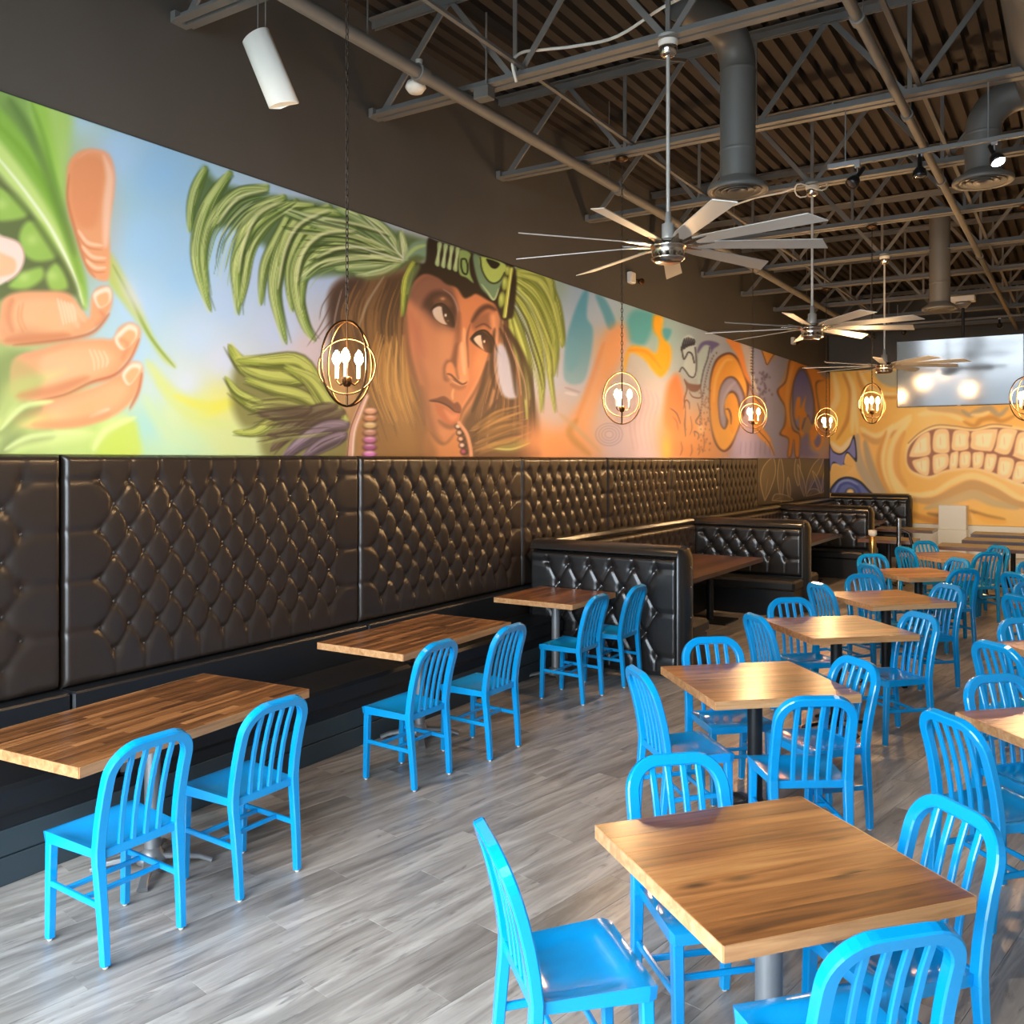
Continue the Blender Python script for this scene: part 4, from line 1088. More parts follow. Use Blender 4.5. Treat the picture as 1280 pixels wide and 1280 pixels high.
    c.poly(H((0, 980), (80, 880), (250, 850), (300, 840), (200, 900), (90, 970), (0, 1060)), (208, 222, 130), 9, .7)
    c.poly(A((0, 850), (60, 890), (140, 950), (110, 1010), (40, 1060), (0, 1080)), (158, 170, 96), 10, .45)

    for q in (((300, 520), (340, 580), (370, 640)), ((330, 520), (372, 570), (402, 610))): c.stroke(H(*q), 8, (250, 208, 168), 4, .5, 'both')
    c.blob(*H((200, 590))[0], 26, 20, (246, 182, 128), .5); c.blob(*H((330, 820))[0], 34, 16, (248, 190, 140), .5, -12); c.blob(*H((400, 1020))[0], 36, 14, (246, 176, 116), .6, -18)
    c.blob(*H((120, 660))[0], 26, 8, (196, 126, 84), .4, -4); c.blob(*H((120, 1080))[0], 40, 10, (214, 214, 120), .8, -8); c.blob(*H((90, 930))[0], 22, 14, (196, 190, 110), .55)
    for q, w, col in ((((20, 700), (160, 690), (330, 672)), 12, (196, 116, 74)), (((80, 960), (250, 930), (420, 870)), 12, (204, 124, 80)), (((150, 1095), (330, 1090), (520, 1040)), 12, (222, 150, 96)), (((60, 500), (40, 580), (60, 660)), 10, (212, 130, 84)), (((100, 780), (200, 750), (330, 712)), 9, (222, 152, 108)), (((560, 690), (600, 720), (575, 790)), 5, (204, 128, 88)), (((470, 560), (490, 590), (450, 630)), 4, (200, 124, 86))):
        c.stroke(H(*q), w, col, 5, .55, 'both')
    for q in (((-10, 1150), (90, 1060), (200, 1010)), ((-10, 1240), (80, 1170), (260, 1140))): c.stroke(H(*q), 14, (126, 138, 78), 7, .6, 'both')
    for q in (((0, 1120), (110, 1010), (250, 985)), ((20, 1215), (150, 1150), (400, 1130)), ((440, 1215), (500, 1120), (640, 1060))): c.stroke(H(*q), 7, (220, 230, 150), 3, .8, 'both')
    # ---- feather head-dress
    B = Z(200, 150, 2.4615)
    D = (48, 68, 30); Mm = (124, 156, 72); Lt = (208, 222, 150); Mt = (112, 148, 92)
    # dark underlayer following the crown of feathers
    c.poly(B((130, 150), (180, 190), (330, 230), (520, 260), (700, 330), (840, 380), (820, 430), (740, 470), (640, 520), (560, 480), (460, 480), (390, 440), (280, 360), (190, 330), (130, 380), (100, 330)), (78, 104, 52), 7, .85)
    fr = [(((140, 150), (112, 210), (96, 280), (93, 345)), 17), (((215, 165), (150, 260), (118, 370), (120, 470), (158, 590)), 22),
          (((330, 205), (230, 230), (160, 310), (135, 420), (150, 540)), 16), (((380, 240), (290, 290), (250, 400), (236, 480), (243, 600)), 24), (((400, 260), (330, 320), (280, 400), (262, 500), (248, 570)), 15),
          (((420, 250), (370, 350), (330, 430), (315, 500), (312, 570)), 17), (((520, 270), (420, 330), (370, 430), (355, 540), (390, 690)), 26), (((500, 300), (440, 350), (405, 440), (400, 520), (410, 590)), 18),
          (((600, 330), (490, 350), (430, 430), (420, 520), (448, 630), (480, 680)), 22), (((640, 400), (540, 390), (470, 430), (440, 500), (436, 580)), 18),
          (((330, 215), (250, 220), (190, 270), (165, 330)), 14), (((470, 265), (360, 270), (290, 330), (265, 400)), 16), (((560, 290), (450, 290), (390, 360), (365, 450)), 18)]
    for sp, w in fr: frond(c, B(*sp), w*.9, (D, Mm, Lt))
    for sp, w in ((((745, 430), (640, 380), (540, 330), (440, 300), (350, 270)), 22), (((745, 430), (650, 420), (560, 430), (490, 450), (430, 500)), 22), (((750, 420), (680, 350), (600, 300), (540, 270)), 20),
                  (((745, 435), (660, 450), (590, 455), (540, 460)), 18), (((740, 440), (690, 470), (640, 480), (600, 480)), 16), (((745, 430), (700, 350), (640, 300), (610, 285)), 15), (((755, 430), (745, 380), (740, 340)), 15)):
        frond(c, B(*sp), w*.9, ((78, 104, 60), (146, 178, 112), (206, 220, 164)))
    c.strands(B((745, 430), (600, 340), (450, 300), (330, 240)), B((745, 435), (620, 440), (500, 470), (430, 560)), 46, [(46, 66, 30), (222, 230, 172), (160, 186, 104), (70, 96, 46)], (1, 3.8), .75, .8)
    c.strands(B((330, 220), (230, 240), (150, 330), (120, 470)), B((430, 260), (330, 330), (270, 430), (245, 560)), 40, [(44, 64, 28), (216, 226, 160), (150, 178, 92), (66, 92, 42)], (1, 3.4), .65, .8)
    for q, w in ((((520, 275), (430, 320), (385, 400), (362, 520)), 5), (((600, 340), (500, 350), (440, 410), (420, 500)), 5), (((640, 405), (550, 395), (480, 425)), 4), (((380, 245), (300, 290), (258, 380), (242, 470)), 4), (((330, 215), (240, 240), (175, 320)), 4), (((700, 350), (600, 320), (500, 300)), 4), (((690, 400), (590, 390), (520, 400)), 4)):
        c.stroke(B(*q), w, (226, 232, 178), 2, .8, 'both'); c.stroke(B(*[(x+7, y+9) for x, y in q]), w*.8, (52, 72, 34), 1.8, .7, 'both')
    for q in (((750, 428), (690, 360), (620, 290)), ((750, 430), (744, 390), (738, 338)), ((748, 432), (640, 400), (560, 378)), ((752, 430), (790, 395), (820, 385))):
        c.stroke(B(*q), 2.2, (222, 226, 200), .9, .95, 'end')
    c.poly(B((750, 430), (775, 380), (822, 372), (820, 420), (790, 415), (765, 425)), (130, 165, 140), 3, .9)
    c.stroke(B((755, 425), (785, 395), (820, 385)), 5, (176, 205, 130), 2, .9, 'both')

    # ---- hair behind the face
    HD, HB, HG, HO = (46, 34, 30), (96, 70, 52), (172, 122, 62), (214, 158, 84)
    c.poly(B((520, 540), (560, 490), (640, 490), (740, 460), (790, 440), (800, 560), (770, 640), (780, 780), (820, 900), (860, 1000), (860, 1050), (680, 1050), (640, 900), (560, 760), (530, 640)), (116, 84, 58), 7, 1, (150, 106, 58), (B((640, 500))[0], B((740, 1000))[0]))
    c.poly(B((520, 560), (555, 495), (625, 490), (600, 560), (560, 640), (545, 720), (525, 690)), (62, 46, 44), 7, .85)
    c.poly(B((690, 500), (760, 470), (790, 450), (770, 540), (745, 640), (700, 680), (680, 600)), (72, 54, 40), 8, .8)
    c.strands(B((600, 490), (560, 600), (600, 760), (680, 1040)), B((780, 500), (745, 640), (770, 800), (840, 980)), 80, [(70, 50, 38), (128, 92, 56), (186, 136, 72), (150, 108, 62), (90, 66, 46)], (1.2, 4), .65, 1)
    c.strands(B((670, 660), (640, 800), (700, 960)), B((760, 660), (770, 820), (810, 960)), 50, [(222, 166, 90), (196, 140, 70), (236, 186, 110), (160, 112, 58)], (1, 3.2), .7, .9)
    c.blob(*B((745, 850))[0], 26, 60, (222, 160, 84), .45, -12)  # orange light of the nearest pendant on the hair, painted into the mural colour
    for q in (((530, 560), (490, 640), (450, 700)), ((535, 520), (500, 570), (490, 620)), ((540, 600), (500, 650), (470, 690))): c.stroke(B(*q), 2, (80, 60, 58), 1, .7, 'end')
    c.stroke(B((690, 480), (640, 560), (610, 640)), 3, (190, 176, 150), 1.5, .6, 'both')
    c.stroke(B((560, 520), (540, 600), (530, 680)), 2, (200, 180, 160), 1, .6, 'both')
    # hair and feathers right of the face
    c.poly(B((1050, 580), (1090, 620), (1110, 700), (1130, 800), (1160, 900), (1170, 1000), (1150, 1040), (960, 1040), (930, 940), (960, 880), (1010, 760), (1035, 680)), (92, 66, 48), 6, 1)
    c.poly(B((1040, 690), (1075, 720), (1085, 800), (1060, 850), (1035, 790)), (186, 196, 226), 4, .95)
    c.strands(B((1050, 600), (1030, 740), (980, 880), (960, 1030)), B((1100, 600), (1130, 740), (1150, 880), (1150, 1030)), 60, [(52, 38, 32), (120, 88, 62), (158, 116, 76), (70, 50, 40), (170, 130, 110)], (1.2, 4), .7, .9)
    c.strands(B((960, 930), (1040, 900), (1120, 880)), B((970, 1030), (1060, 1000), (1160, 960)), 34, [(150, 112, 66), (110, 84, 52), (186, 146, 96), (82, 64, 40)], (1.5, 4), .65, 1.2)
    for q in (((1010, 1000), (1080, 1005), (1140, 985)),):
        c.stroke(B(*q), 12, (140, 152, 76), 5, .6, 'both'); c.stroke(B(*[(x, y+8) for x, y in q]), 2.5, (206, 212, 140), 1.2, .7, 'both')
    for sp, w in ((((1080, 480), (1150, 520), (1200, 600), (1215, 700), (1212, 790)), 20), (((1090, 470), (1170, 490), (1215, 560), (1235, 660), (1238, 700)), 18), (((1070, 520), (1120, 580), (1160, 680), (1175, 800), (1172, 900)), 15),
                  (((1085, 500), (1150, 560), (1190, 660), (1200, 780), (1216, 900)), 13), (((1065, 560), (1100, 640), (1130, 740), (1142, 860)), 13), (((1075, 590), (1090, 680), (1120, 800), (1130, 920)), 9), (((1100, 460), (1180, 470), (1205, 510), (1210, 560)), 14)):
        frond(c, B(*sp), w*.78, ((84, 98, 40), (148, 170, 76), (196, 210, 124)))
    c.strands(B((1080, 470), (1160, 520), (1220, 640), (1230, 720)), B((1070, 560), (1110, 660), (1150, 800), (1170, 920)), 34, [(90, 106, 44), (190, 202, 112), (146, 166, 76), (62, 72, 34)], (1, 2.8), .75, .7)

    # ---- dark feather collar left of the neck
    c.poly(B((240, 740), (330, 750), (420, 745), (470, 790), (520, 870), (575, 920), (580, 1040), (340, 1045), (300, 960), (250, 940), (220, 860)), (120, 118, 62), 8, .85)
    for sp, w, q in ((((210, 690), (260, 760), (350, 790), (450, 800)), 26, 0), (((235, 740), (330, 745), (430, 750), (490, 830)), 26, 0), (((215, 830), (290, 880), (400, 880), (470, 880)), 22, 0), (((260, 800), (350, 830), (430, 850), (500, 890)), 20, 0),
                     (((225, 960), (290, 960), (340, 930), (380, 900)), 16, 0), (((380, 760), (460, 800), (520, 880), (570, 930)), 24, 0), (((200, 790), (240, 840), (310, 870)), 12, 0),
                     (((340, 1020), (400, 960), (480, 920), (560, 900)), 24, 1), (((330, 970), (390, 950), (470, 900), (540, 880)), 18, 1), (((380, 1040), (440, 990), (510, 950), (575, 940)), 24, 2), (((440, 1040), (500, 1000), (570, 970)), 20, 2), (((300, 900), (380, 910), (460, 890)), 18, 1)):
        frond(c, B(*sp)[::-1], w*.95, [((62, 66, 28), (150, 166, 66), (208, 214, 116)), ((48, 38, 36), (92, 74, 58), (128, 122, 90)), ((44, 36, 42), (98, 82, 98), (150, 132, 146))][q])
    c.strands(B((260, 860), (360, 850), (480, 860)), B((300, 1000), (400, 980), (560, 960)), 30, [(50, 42, 34), (140, 146, 70), (108, 90, 66), (180, 186, 110)], (1, 3), .6, .9)
    c.blob(*B((420, 900))[0], 38, 13, (64, 48, 40), .55, 8)

    # ---- face
    Fc = Z(480, 280, 6.4); Lp = Z(480, 420, 5.333)
    c.poly(B((790, 470), (830, 450), (900, 480), (960, 510), (1020, 550), (1045, 590), (1040, 650), (1030, 700), (1010, 740), (995, 800), (960, 870), (930, 910), (912, 960), (880, 990), (850, 990), (815, 930), (800, 860), (770, 780), (758, 690), (758, 600), (770, 520)), (206, 132, 92), 4, 1)
    c.poly(B((820, 960), (880, 985), (915, 960), (925, 1040), (820, 1045)), (216, 142, 88), 4, 1)
    c.poly(B((775, 880), (800, 900), (840, 985), (850, 1040), (800, 1045)), (150, 102, 62), 6, .75)
    # brow shadow and forehead
    c.poly(Fc((180, 560), (250, 450), (340, 390), (470, 430), (560, 500), (600, 640), (600, 780), (560, 860), (430, 860), (330, 760), (230, 640)), (120, 82, 70), 7, .8)
    c.poly(Fc((230, 560), (300, 470), (390, 440), (480, 480), (520, 560), (440, 560), (360, 620), (300, 660)), (150, 100, 80), 6, .65)
    c.poly(Fc((580, 500), (660, 600), (700, 580), (790, 640), (740, 700), (690, 800), (660, 900), (650, 1000), (590, 1000), (600, 800)), (210, 136, 94), 7, .95)
    c.poly(Fc((300, 660), (360, 560), (440, 530), (530, 560), (575, 640), (585, 720), (560, 830), (470, 820), (400, 760), (340, 700)), (66, 46, 40), 5, .85)
    c.poly(Fc((400, 600), (470, 570), (530, 610), (540, 660), (470, 650), (410, 650)), (120, 82, 60), 4, .8)
    c.blob(*Fc((470, 598))[0], 3.2, 2.2, (214, 160, 120), .9)
    # eye left
    c.poly(Fc((378, 690), (420, 655), (480, 660), (540, 740), (562, 825), (480, 810), (420, 775)), (52, 38, 34), 1.2, 1)
    c.poly(Fc((388, 695), (425, 662), (465, 668), (500, 740), (510, 800), (460, 795), (410, 755)), (228, 214, 200), 1.0, 1)
    c.poly(Fc((465, 665), (520, 690), (552, 760), (555, 815), (510, 805), (480, 760)), (40, 28, 24), 1, 1)
    c.blob(*Fc((493, 730))[0], 1.3, 2.4, (255, 255, 250), 1, 0, 2); c.blob(*Fc((512, 775))[0], 1.6, 1.2, (140, 96, 60), .9)
    c.stroke(Fc((372, 690), (420, 645), (480, 648), (545, 730), (568, 830)), 2.6, (36, 26, 24), .9, .95, 'both')
    c.stroke(Fc((470, 520), (540, 570), (585, 660), (592, 760), (570, 830)), 2.2, (176, 150, 146), 1, .7, 'both')
    c.stroke(Fc((400, 770), (480, 830), (570, 850)), 4, (140, 92, 70), 2, .6, 'both')
    # nose bridge, nose
    c.stroke(Fc((640, 830), (645, 950), (650, 1060), (640, 1180)), 6.5, (240, 176, 132), 2.6, .95, 'both')
    c.stroke(Fc((600, 700), (590, 860), (575, 1000), (560, 1100)), 8, (132, 84, 66), 3.5, .75, 'both')
    c.stroke(Fc((690, 800), (665, 900), (668, 1020), (675, 1150)), 3, (118, 74, 60), 1.5, .75, 'both')
    c.poly(Lp((415, 200), (440, 180), (470, 215), (500, 260), (555, 280), (560, 300), (520, 325), (470, 305), (430, 285), (412, 250)), (222, 148, 104), 2, 1)
    c.blob(*Lp((530, 275))[0], 5, 7, (240, 178, 136), .9); c.blob(*Lp((445, 215))[0], 4, 7, (236, 166, 116), .9, -20)
    c.stroke(Lp((470, 160), (480, 230), (500, 290)), 5, (130, 84, 64), 2, .7, 'both')
    c.stroke(Lp((410, 230), (425, 275), (470, 300), (520, 325), (556, 300)), 2.4, (120, 70, 52), 1, .8, 'both')
    c.stroke(Lp((424, 258), (450, 262), (478, 290)), 2.4, (74, 40, 32), .8, .9, 'both')
    c.stroke(Lp((424, 270), (470, 308), (520, 330), (552, 318)), 1.8, (244, 192, 154), .9, .8, 'both')
    # eye right
    c.poly(Fc((700, 800), (760, 730), (830, 700), (890, 720), (900, 820), (860, 860), (800, 820), (730, 850)), (130, 86, 68), 5, .75)
    c.poly(Fc((850, 730), (895, 730), (905, 860), (930, 1000), (880, 940), (860, 850)), (222, 158, 118), 4, .9)
    c.stroke(Fc((700, 790), (760, 700), (830, 660), (900, 690)), 7, (70, 48, 42), 3, .85, 'both')
    c.poly(Fc((692, 915), (740, 872), (800, 862), (860, 920), (870, 1020), (830, 1030), (760, 990), (710, 950)), (44, 32, 28), 1.5, 1)
    c.poly(Fc((720, 915), (750, 892), (780, 895), (800, 960), (805, 1010), (760, 975), (728, 940)), (232, 216, 200), 1, 1)
    c.poly(Fc((780, 890), (825, 905), (845, 970), (830, 1020), (800, 1005), (785, 950)), (40, 26, 22), 1, 1)
    c.blob(*Fc((802, 940))[0], 1.2, 2.2, (255, 255, 250), 1, 0, 2)
    c.stroke(Fc((690, 920), (740, 868), (810, 855), (870, 920), (900, 1000), (940, 1060)), 3, (34, 26, 24), 1, .95, 'both')
    c.stroke(Fc((730, 830), (800, 800), (860, 840)), 2.4, (90, 60, 50), 1.2, .8, 'both')
    # cheeks
    c.blob(*B((790, 680))[0], 14, 26, (228, 138, 104), .55, -15); c.blob(*B((880, 700))[0], 12, 40, (236, 172, 126), .55, -5)
    c.blob(*B((985, 740))[0], 9, 24, (238, 158, 110), .7, 15); c.stroke(B((800, 600), (795, 700), (815, 800), (830, 900)), 9, (170, 108, 76), 4, .4, 'both')
    c.stroke(B((758, 600), (765, 720), (800, 850), (815, 940)), 7, (120, 82, 58), 3.5, .65, 'both')
    c.stroke(Lp((690, 120), (660, 220), (600, 350), (520, 480)), 5, (226, 156, 116), 2.5, .7, 'both')
    c.stroke(Lp((700, 110), (672, 220), (612, 360), (530, 490), (505, 560)), 4, (112, 74, 54), 2, .7, 'both')
    # mouth
    c.poly(Lp((300, 430), (350, 418), (400, 405), (440, 430), (465, 450), (490, 445), (512, 480), (505, 515), (470, 500), (430, 470), (370, 445)), (142, 84, 66), 1.8, 1)
    c.poly(Lp((345, 450), (400, 462), (450, 500), (498, 520), (490, 560), (455, 588), (410, 575), (370, 530), (348, 480)), (216, 134, 92), 2.2, 1)
    c.stroke(Lp((305, 432), (370, 440), (430, 470), (470, 503), (506, 512)), 1.8, (88, 46, 38), .8, .95, 'both')
    c.blob(*Lp((470, 530))[0], 5, 4, (238, 170, 126), .8, 30); c.blob(*Lp((480, 492))[0], 1.6, 1.6, (214, 130, 100), .9)
    c.stroke(Lp((400, 590), (440, 605), (480, 590)), 5, (168, 108, 72), 2.5, .7, 'both')
    c.stroke(Lp((465, 350), (455, 390), (460, 425)), 3, (238, 178, 134), 1.5, .8, 'both')
    c.blob(*Lp((400, 650))[0], 15, 11, (226, 152, 104), .7, -10)
    c.stroke(Lp((310, 640), (370, 710), (420, 710), (470, 650)), 4, (138, 92, 62), 2.5, .6, 'both')
    c.poly(Fc((190, 640), (300, 670), (420, 800), (540, 870), (560, 1000), (520, 1180), (440, 1260), (330, 1180), (250, 980), (200, 800)), (222, 150, 110), 10, .6)
    c.poly(Fc((200, 700), (260, 760), (310, 900), (330, 1060), (270, 1000), (215, 850)), (196, 116, 90), 7, .55)
    c.poly(Lp((395, 215), (415, 165), (445, 150), (475, 60), (500, 60), (490, 180), (470, 210), (440, 180), (415, 205), (410, 260), (430, 300), (400, 290)), (126, 78, 60), 3.5, .75)
    c.poly(Lp((500, 60), (545, 60), (556, 200), (562, 275), (540, 300), (500, 270), (490, 180)), (228, 154, 112), 3, .85)
    c.stroke(Lp((520, 40), (528, 150), (538, 260)), 6, (246, 188, 146), 2.4, .9, 'both')
    c.poly(Lp((420, 190), (448, 176), (470, 215), (474, 280), (440, 275), (416, 245)), (232, 152, 104), 2.4, .95)
    c.stroke(Lp((418, 252), (445, 258), (480, 292), (520, 320), (552, 312)), 2.6, (96, 54, 42), 1, .85, 'both')
    c.stroke(Lp((440, 320), (500, 345), (545, 330)), 6, (150, 92, 66), 3, .6, 'both')
    c.poly(Lp((300, 432), (350, 416), (400, 402), (440, 428), (466, 450), (492, 442), (514, 478), (506, 512), (470, 500), (430, 468), (370, 444)), (126, 70, 56), 1.6, 1)
    c.poly(Lp((342, 448), (400, 462), (450, 498), (500, 516), (494, 556), (458, 590), (410, 578), (368, 532), (346, 484)), (206, 118, 82), 1.8, 1)
    c.poly(Lp((400, 490), (450, 515), (490, 528), (478, 560), (440, 560)), (232, 152, 112), 3, .8)
    c.stroke(Lp((305, 432), (370, 440), (430, 468), (470, 502), (506, 512)), 1.7, (76, 38, 32), .8, .95, 'both')
    c.stroke(Lp((360, 560), (410, 598), (455, 606), (494, 580)), 6, (142, 88, 62), 3, .7, 'both')
    c.stroke(Lp((250, 330), (280, 480), (330, 640), (390, 720)), 9, (134, 88, 60), 5, .55, 'both')
    c.poly(B((1038, 700), (1062, 700), (1090, 780), (1098, 850), (1060, 850), (1040, 790)), (184, 192, 224), 3, .9)
    for q in (((1030, 640), (1020, 740), (1030, 830)), ((1045, 640), (1080, 730), (1096, 850)), ((1055, 630), (1105, 720), (1125, 860)), ((1010, 740), (990, 820), (960, 900)), ((1070, 640), (1130, 760), (1150, 900)), ((1040, 860), (1000, 920), (960, 990))):
        c.stroke(B(*q), 6, (54, 38, 32), 2.4, .8, 'both')
    for q in (((1036, 650), (1030, 760), (1052, 850)), ((1060, 650), (1100, 760), (1112, 850)), ((1080, 700), (1120, 800), (1130, 900))): c.stroke(B(*q), 1.8, (196, 160, 150), .9, .7, 'both')
    c.strands(B((950, 960), (1030, 900), (1110, 870)), B((970, 1030), (1060, 1000), (1160, 980)), 30, [(140, 104, 62), (98, 72, 44), (170, 132, 84), (70, 52, 36)], (2, 5), .6, 1.6)
    # head band
    c.poly(Fc((350, 120), (420, 130), (600, 190), (760, 240), (1040, 330), (1040, 700), (1000, 760), (940, 760), (890, 650), (830, 610), (740, 560), (690, 580), (640, 590), (580, 510), (500, 480), (430, 430), (330, 400), (250, 450), (190, 560), (160, 700), (150, 560), (170, 420), (250, 320), (330, 300)), (42, 34, 26), 2.2, 1)
    for k in range(4):
        x = 430+k*48
        c.poly(Fc((x, 150+k*14), (x+34, 158+k*14), (x+18, 240+k*14), (x+10, 335+k*14), (x-22, 318+k*14), (x-4, 230+k*14)), (168, 196, 140), 1.2, 1)
        c.stroke(Fc((x+20, 165+k*14), (x+4, 240+k*14), (x-6, 320+k*14)), 2, (206, 222, 178), .8, .7, 'both')
    c.poly(Fc((612, 210), (690, 235), (680, 300), (690, 400), (715, 470), (660, 430), (605, 400), (598, 300)), (140, 172, 104), 1.4, 1)
    c.stroke(Fc((622, 280), (655, 285), (670, 350), (660, 400), (630, 385), (616, 320), (622, 280)), 2.4, (46, 52, 30), .8, 1, 'none')
    c.poly(Fc((715, 245), (790, 265), (960, 315), (965, 400), (930, 500), (880, 610), (820, 560), (770, 500), (730, 380)), (112, 146, 118), 1.8, 1)
    c.poly(Fc((770, 262), (965, 322), (960, 400), (920, 460), (870, 470), (820, 440), (785, 370)), (172, 200, 108), 1.5, 1)
    c.poly(Fc((820, 278), (922, 312), (912, 345), (885, 358), (850, 340)), (30, 26, 20), 1.2, 1)
    c.stroke(Fc((770, 270), (785, 370), (830, 450), (880, 475), (930, 450), (965, 390)), 2.2, (52, 62, 36), .9, .9, 'none')
    c.stroke(Fc((780, 480), (830, 545), (880, 605), (920, 510)), 2.4, (178, 204, 160), 1, .9, 'both')
    for (x, y, rx, ry) in ((968, 475, 25, 62), (942, 605, 28, 68), (990, 375, 22, 40)):
        u, v = Fc((x, y))[0]; c.blob(u, v, rx/6.4, ry/6.4, (150, 174, 82), 1, 8, 3); c.blob(u-.8, v-2, rx/12, ry/12, (196, 212, 128), .8)
    c.stroke(Fc((1020, 360), (995, 520), (965, 740)), 4.5, (176, 194, 88), 1.3, .95, 'none')
    c.stroke(Fc((1020, 360), (1000, 520), (972, 740)), 1.4, (224, 230, 150), .7, .9, 'none')
    frond(c, Fc((240, 310), (190, 430), (165, 560), (150, 740)), 12, ((60, 76, 32), (136, 160, 70), (210, 216, 90)))
    c.poly(Fc((190, 420), (270, 320), (285, 360), (230, 470), (195, 600)), (110, 130, 84), 3, .8)
    # ---- ear-rings
    for k in range(7):
        u, v = B((647-k*.4, 895+k*22))[0]
        col = [(236, 168, 128), (210, 140, 96), (220, 186, 120), (190, 130, 110), (206, 110, 170), (170, 80, 140), (228, 130, 200)][k]
        c.blob(u, v+1, 9.5, 5.2, (70, 36, 30), .95, 0, 3); c.blob(u, v, 8.6, 4.4, col, 1, 0, 3); c.blob(u, v-1.6, 6, 1.5, (252, 226, 210), .6)
    c.stroke(B((632, 850), (612, 900), (592, 960), (585, 1040)), 9, (222, 170, 146), 1.6, .95, 'none')
    c.stroke(B((637, 850), (618, 900), (598, 960), (592, 1040)), 2, (250, 222, 204), .8, .9, 'none')
    c.stroke(B((627, 850), (605, 900), (584, 960), (576, 1040)), 1.4, (110, 64, 44), .8, .9, 'none')
    for k in range(5):
        u, v = Lp((498+k*9, 605+k*42))[0]
        c.blob(u, v, 5.5, 4.6, (60, 28, 26), 1, 10, 3); c.blob(u-1, v-.6, 3.2, 2.8, [(236, 214, 190), (224, 190, 160), (236, 190, 160), (240, 210, 196), (186, 84, 130)][k], 1, 10, 2)
    c.stroke(Lp((500, 580), (550, 650), (575, 740), (582, 810)), 4.5, (226, 164, 130), 1.2, .95, 'none')

    # ---- city and swirls to the right
    R = Z(640, 320, 3.0476)
    c.poly(R((200, 470), (205, 330), (235, 220), (270, 140), (290, 140), (285, 230), (308, 280), (300, 380), (270, 480)), (84, 168, 206), 3, .95, (130, 188, 214), (R((230, 200))[0], R((240, 470))[0]))
    c.poly(R((318, 150), (350, 160), (380, 210), (395, 260), (370, 280), (345, 220)), (86, 166, 200), 3, .9)
    c.poly(R((210, 330), (250, 320), (255, 400), (215, 440)), (108, 182, 212), 4, .7)
    c.poly(R((475, 205), (540, 225), (530, 290), (500, 340), (445, 320), (440, 240)), (84, 178, 196), 5, .9)
    c.poly(R((570, 280), (605, 280), (600, 310), (580, 330)), (80, 176, 206), 2.5, .9)
    c.poly(R((360, 290), (420, 260), (440, 320), (400, 430), (350, 520), (300, 640), (260, 720), (200, 740), (210, 640), (270, 540), (320, 430)), (240, 168, 112), 9, .85)
    c.stroke(R((350, 330), (300, 480), (240, 640)), 6, (232, 138, 76), 4, .6, 'both')
    c.poly(R((540, 228), (575, 235), (572, 300), (605, 350), (600, 420), (570, 460), (540, 440), (500, 390), (450, 370), (430, 440), (428, 400), (450, 345), (510, 350), (548, 370), (560, 320), (538, 280)), (246, 184, 48), 3.5, 1)
    c.stroke(R((440, 360), (510, 365), (570, 430)), 4, (228, 150, 60), 2, .6, 'both')
    c.poly(R((590, 500), (630, 450), (655, 520), (660, 600), (640, 680), (580, 640)), (240, 140, 84), 6, .95)
    c.blob(*R((610, 700))[0], 20, 32, (242, 150, 84), .8, 0); c.blob(*R((690, 690))[0], 24, 32, (240, 160, 100), .8)
    c.blob(*R((590, 740))[0], 7, 20, (244, 200, 90), .8)
    c.blob(*R((150, 720))[0], 30, 22, (244, 160, 96), .9); c.blob(*R((90, 700))[0], 18, 26, (236, 160, 110), .7)
    c.stroke(R((250, 620), (220, 680), (300, 760)), 9, (196, 140, 70), 4, .7, 'both'); c.stroke(R((180, 600), (250, 660), (340, 750)), 6, (204, 170, 130), 3, .6, 'both')
    for k in range(4):
        u, v = R((370, 680))[0]; r_ = 14-k*3.2
        c.stroke([(u+r_*1.2*math.cos(q), v+r_*math.sin(q)) for q in np.linspace(0, 2*PI, 14)], 1.6, (168, 156, 192), .9, .7, 'none')
    for k in range(6):
        x = 455+k*18
        c.stroke(R((x, 480+k*8), (x+12, 560), (x-6, 640), (x+8, 740)), 2.2, (190, 170, 205), 1.4, .5, 'both')
    c.stroke(R((200, 500), (230, 510), (262, 520)), 3, (170, 160, 190), 1.2, .7, 'both'); c.stroke(R((200, 520), (250, 530)), 4, (226, 224, 236), 1.5, .8, 'both')
    # paw with stripes, curls
    T = Z(820, 400, 5.818)
    c.poly(T((185, 200), (195, 140), (235, 108), (275, 130), (290, 190), (285, 270), (300, 340), (290, 420), (240, 400), (200, 340), (215, 270), (190, 250)), (206, 226, 238), 2, 1)
    for k in range(6): c.stroke(T((188+k*17, 205-abs(k-2.5)*-4-k*8), (200+k*16, 160-k*1), (210+k*12, 118+abs(k-2)*5)), 3.2, (44, 50, 72), .9, 1, 'end')
    c.stroke(T((185, 200), (200, 280), (215, 270), (235, 235), (262, 250), (278, 310)), 2, (56, 62, 84), .8, .95, 'none')
    c.stroke(T((172, 375), (190, 345), (215, 370), (245, 410), (280, 410), (295, 330), (285, 200)), 1.8, (64, 66, 90), .8, .9, 'none')
    c.poly(T((300, 220), (330, 165), (390, 150), (460, 175), (420, 210), (400, 240), (390, 190), (350, 185), (310, 240)), (108, 106, 168), 1.6, 1)
    c.poly(T((310, 250), (345, 195), (385, 195), (370, 280), (345, 360), (320, 480), (300, 440), (305, 330)), (190, 216, 226), 2, .95)
    c.stroke(T((390, 200), (375, 280), (345, 370), (322, 490)), 1.6, (70, 74, 110), .7, .9, 'none')
    c.poly(T((205, 430), (240, 460), (300, 470), (330, 470), (300, 520), (240, 510)), (122, 84, 84), 1.6, .95)
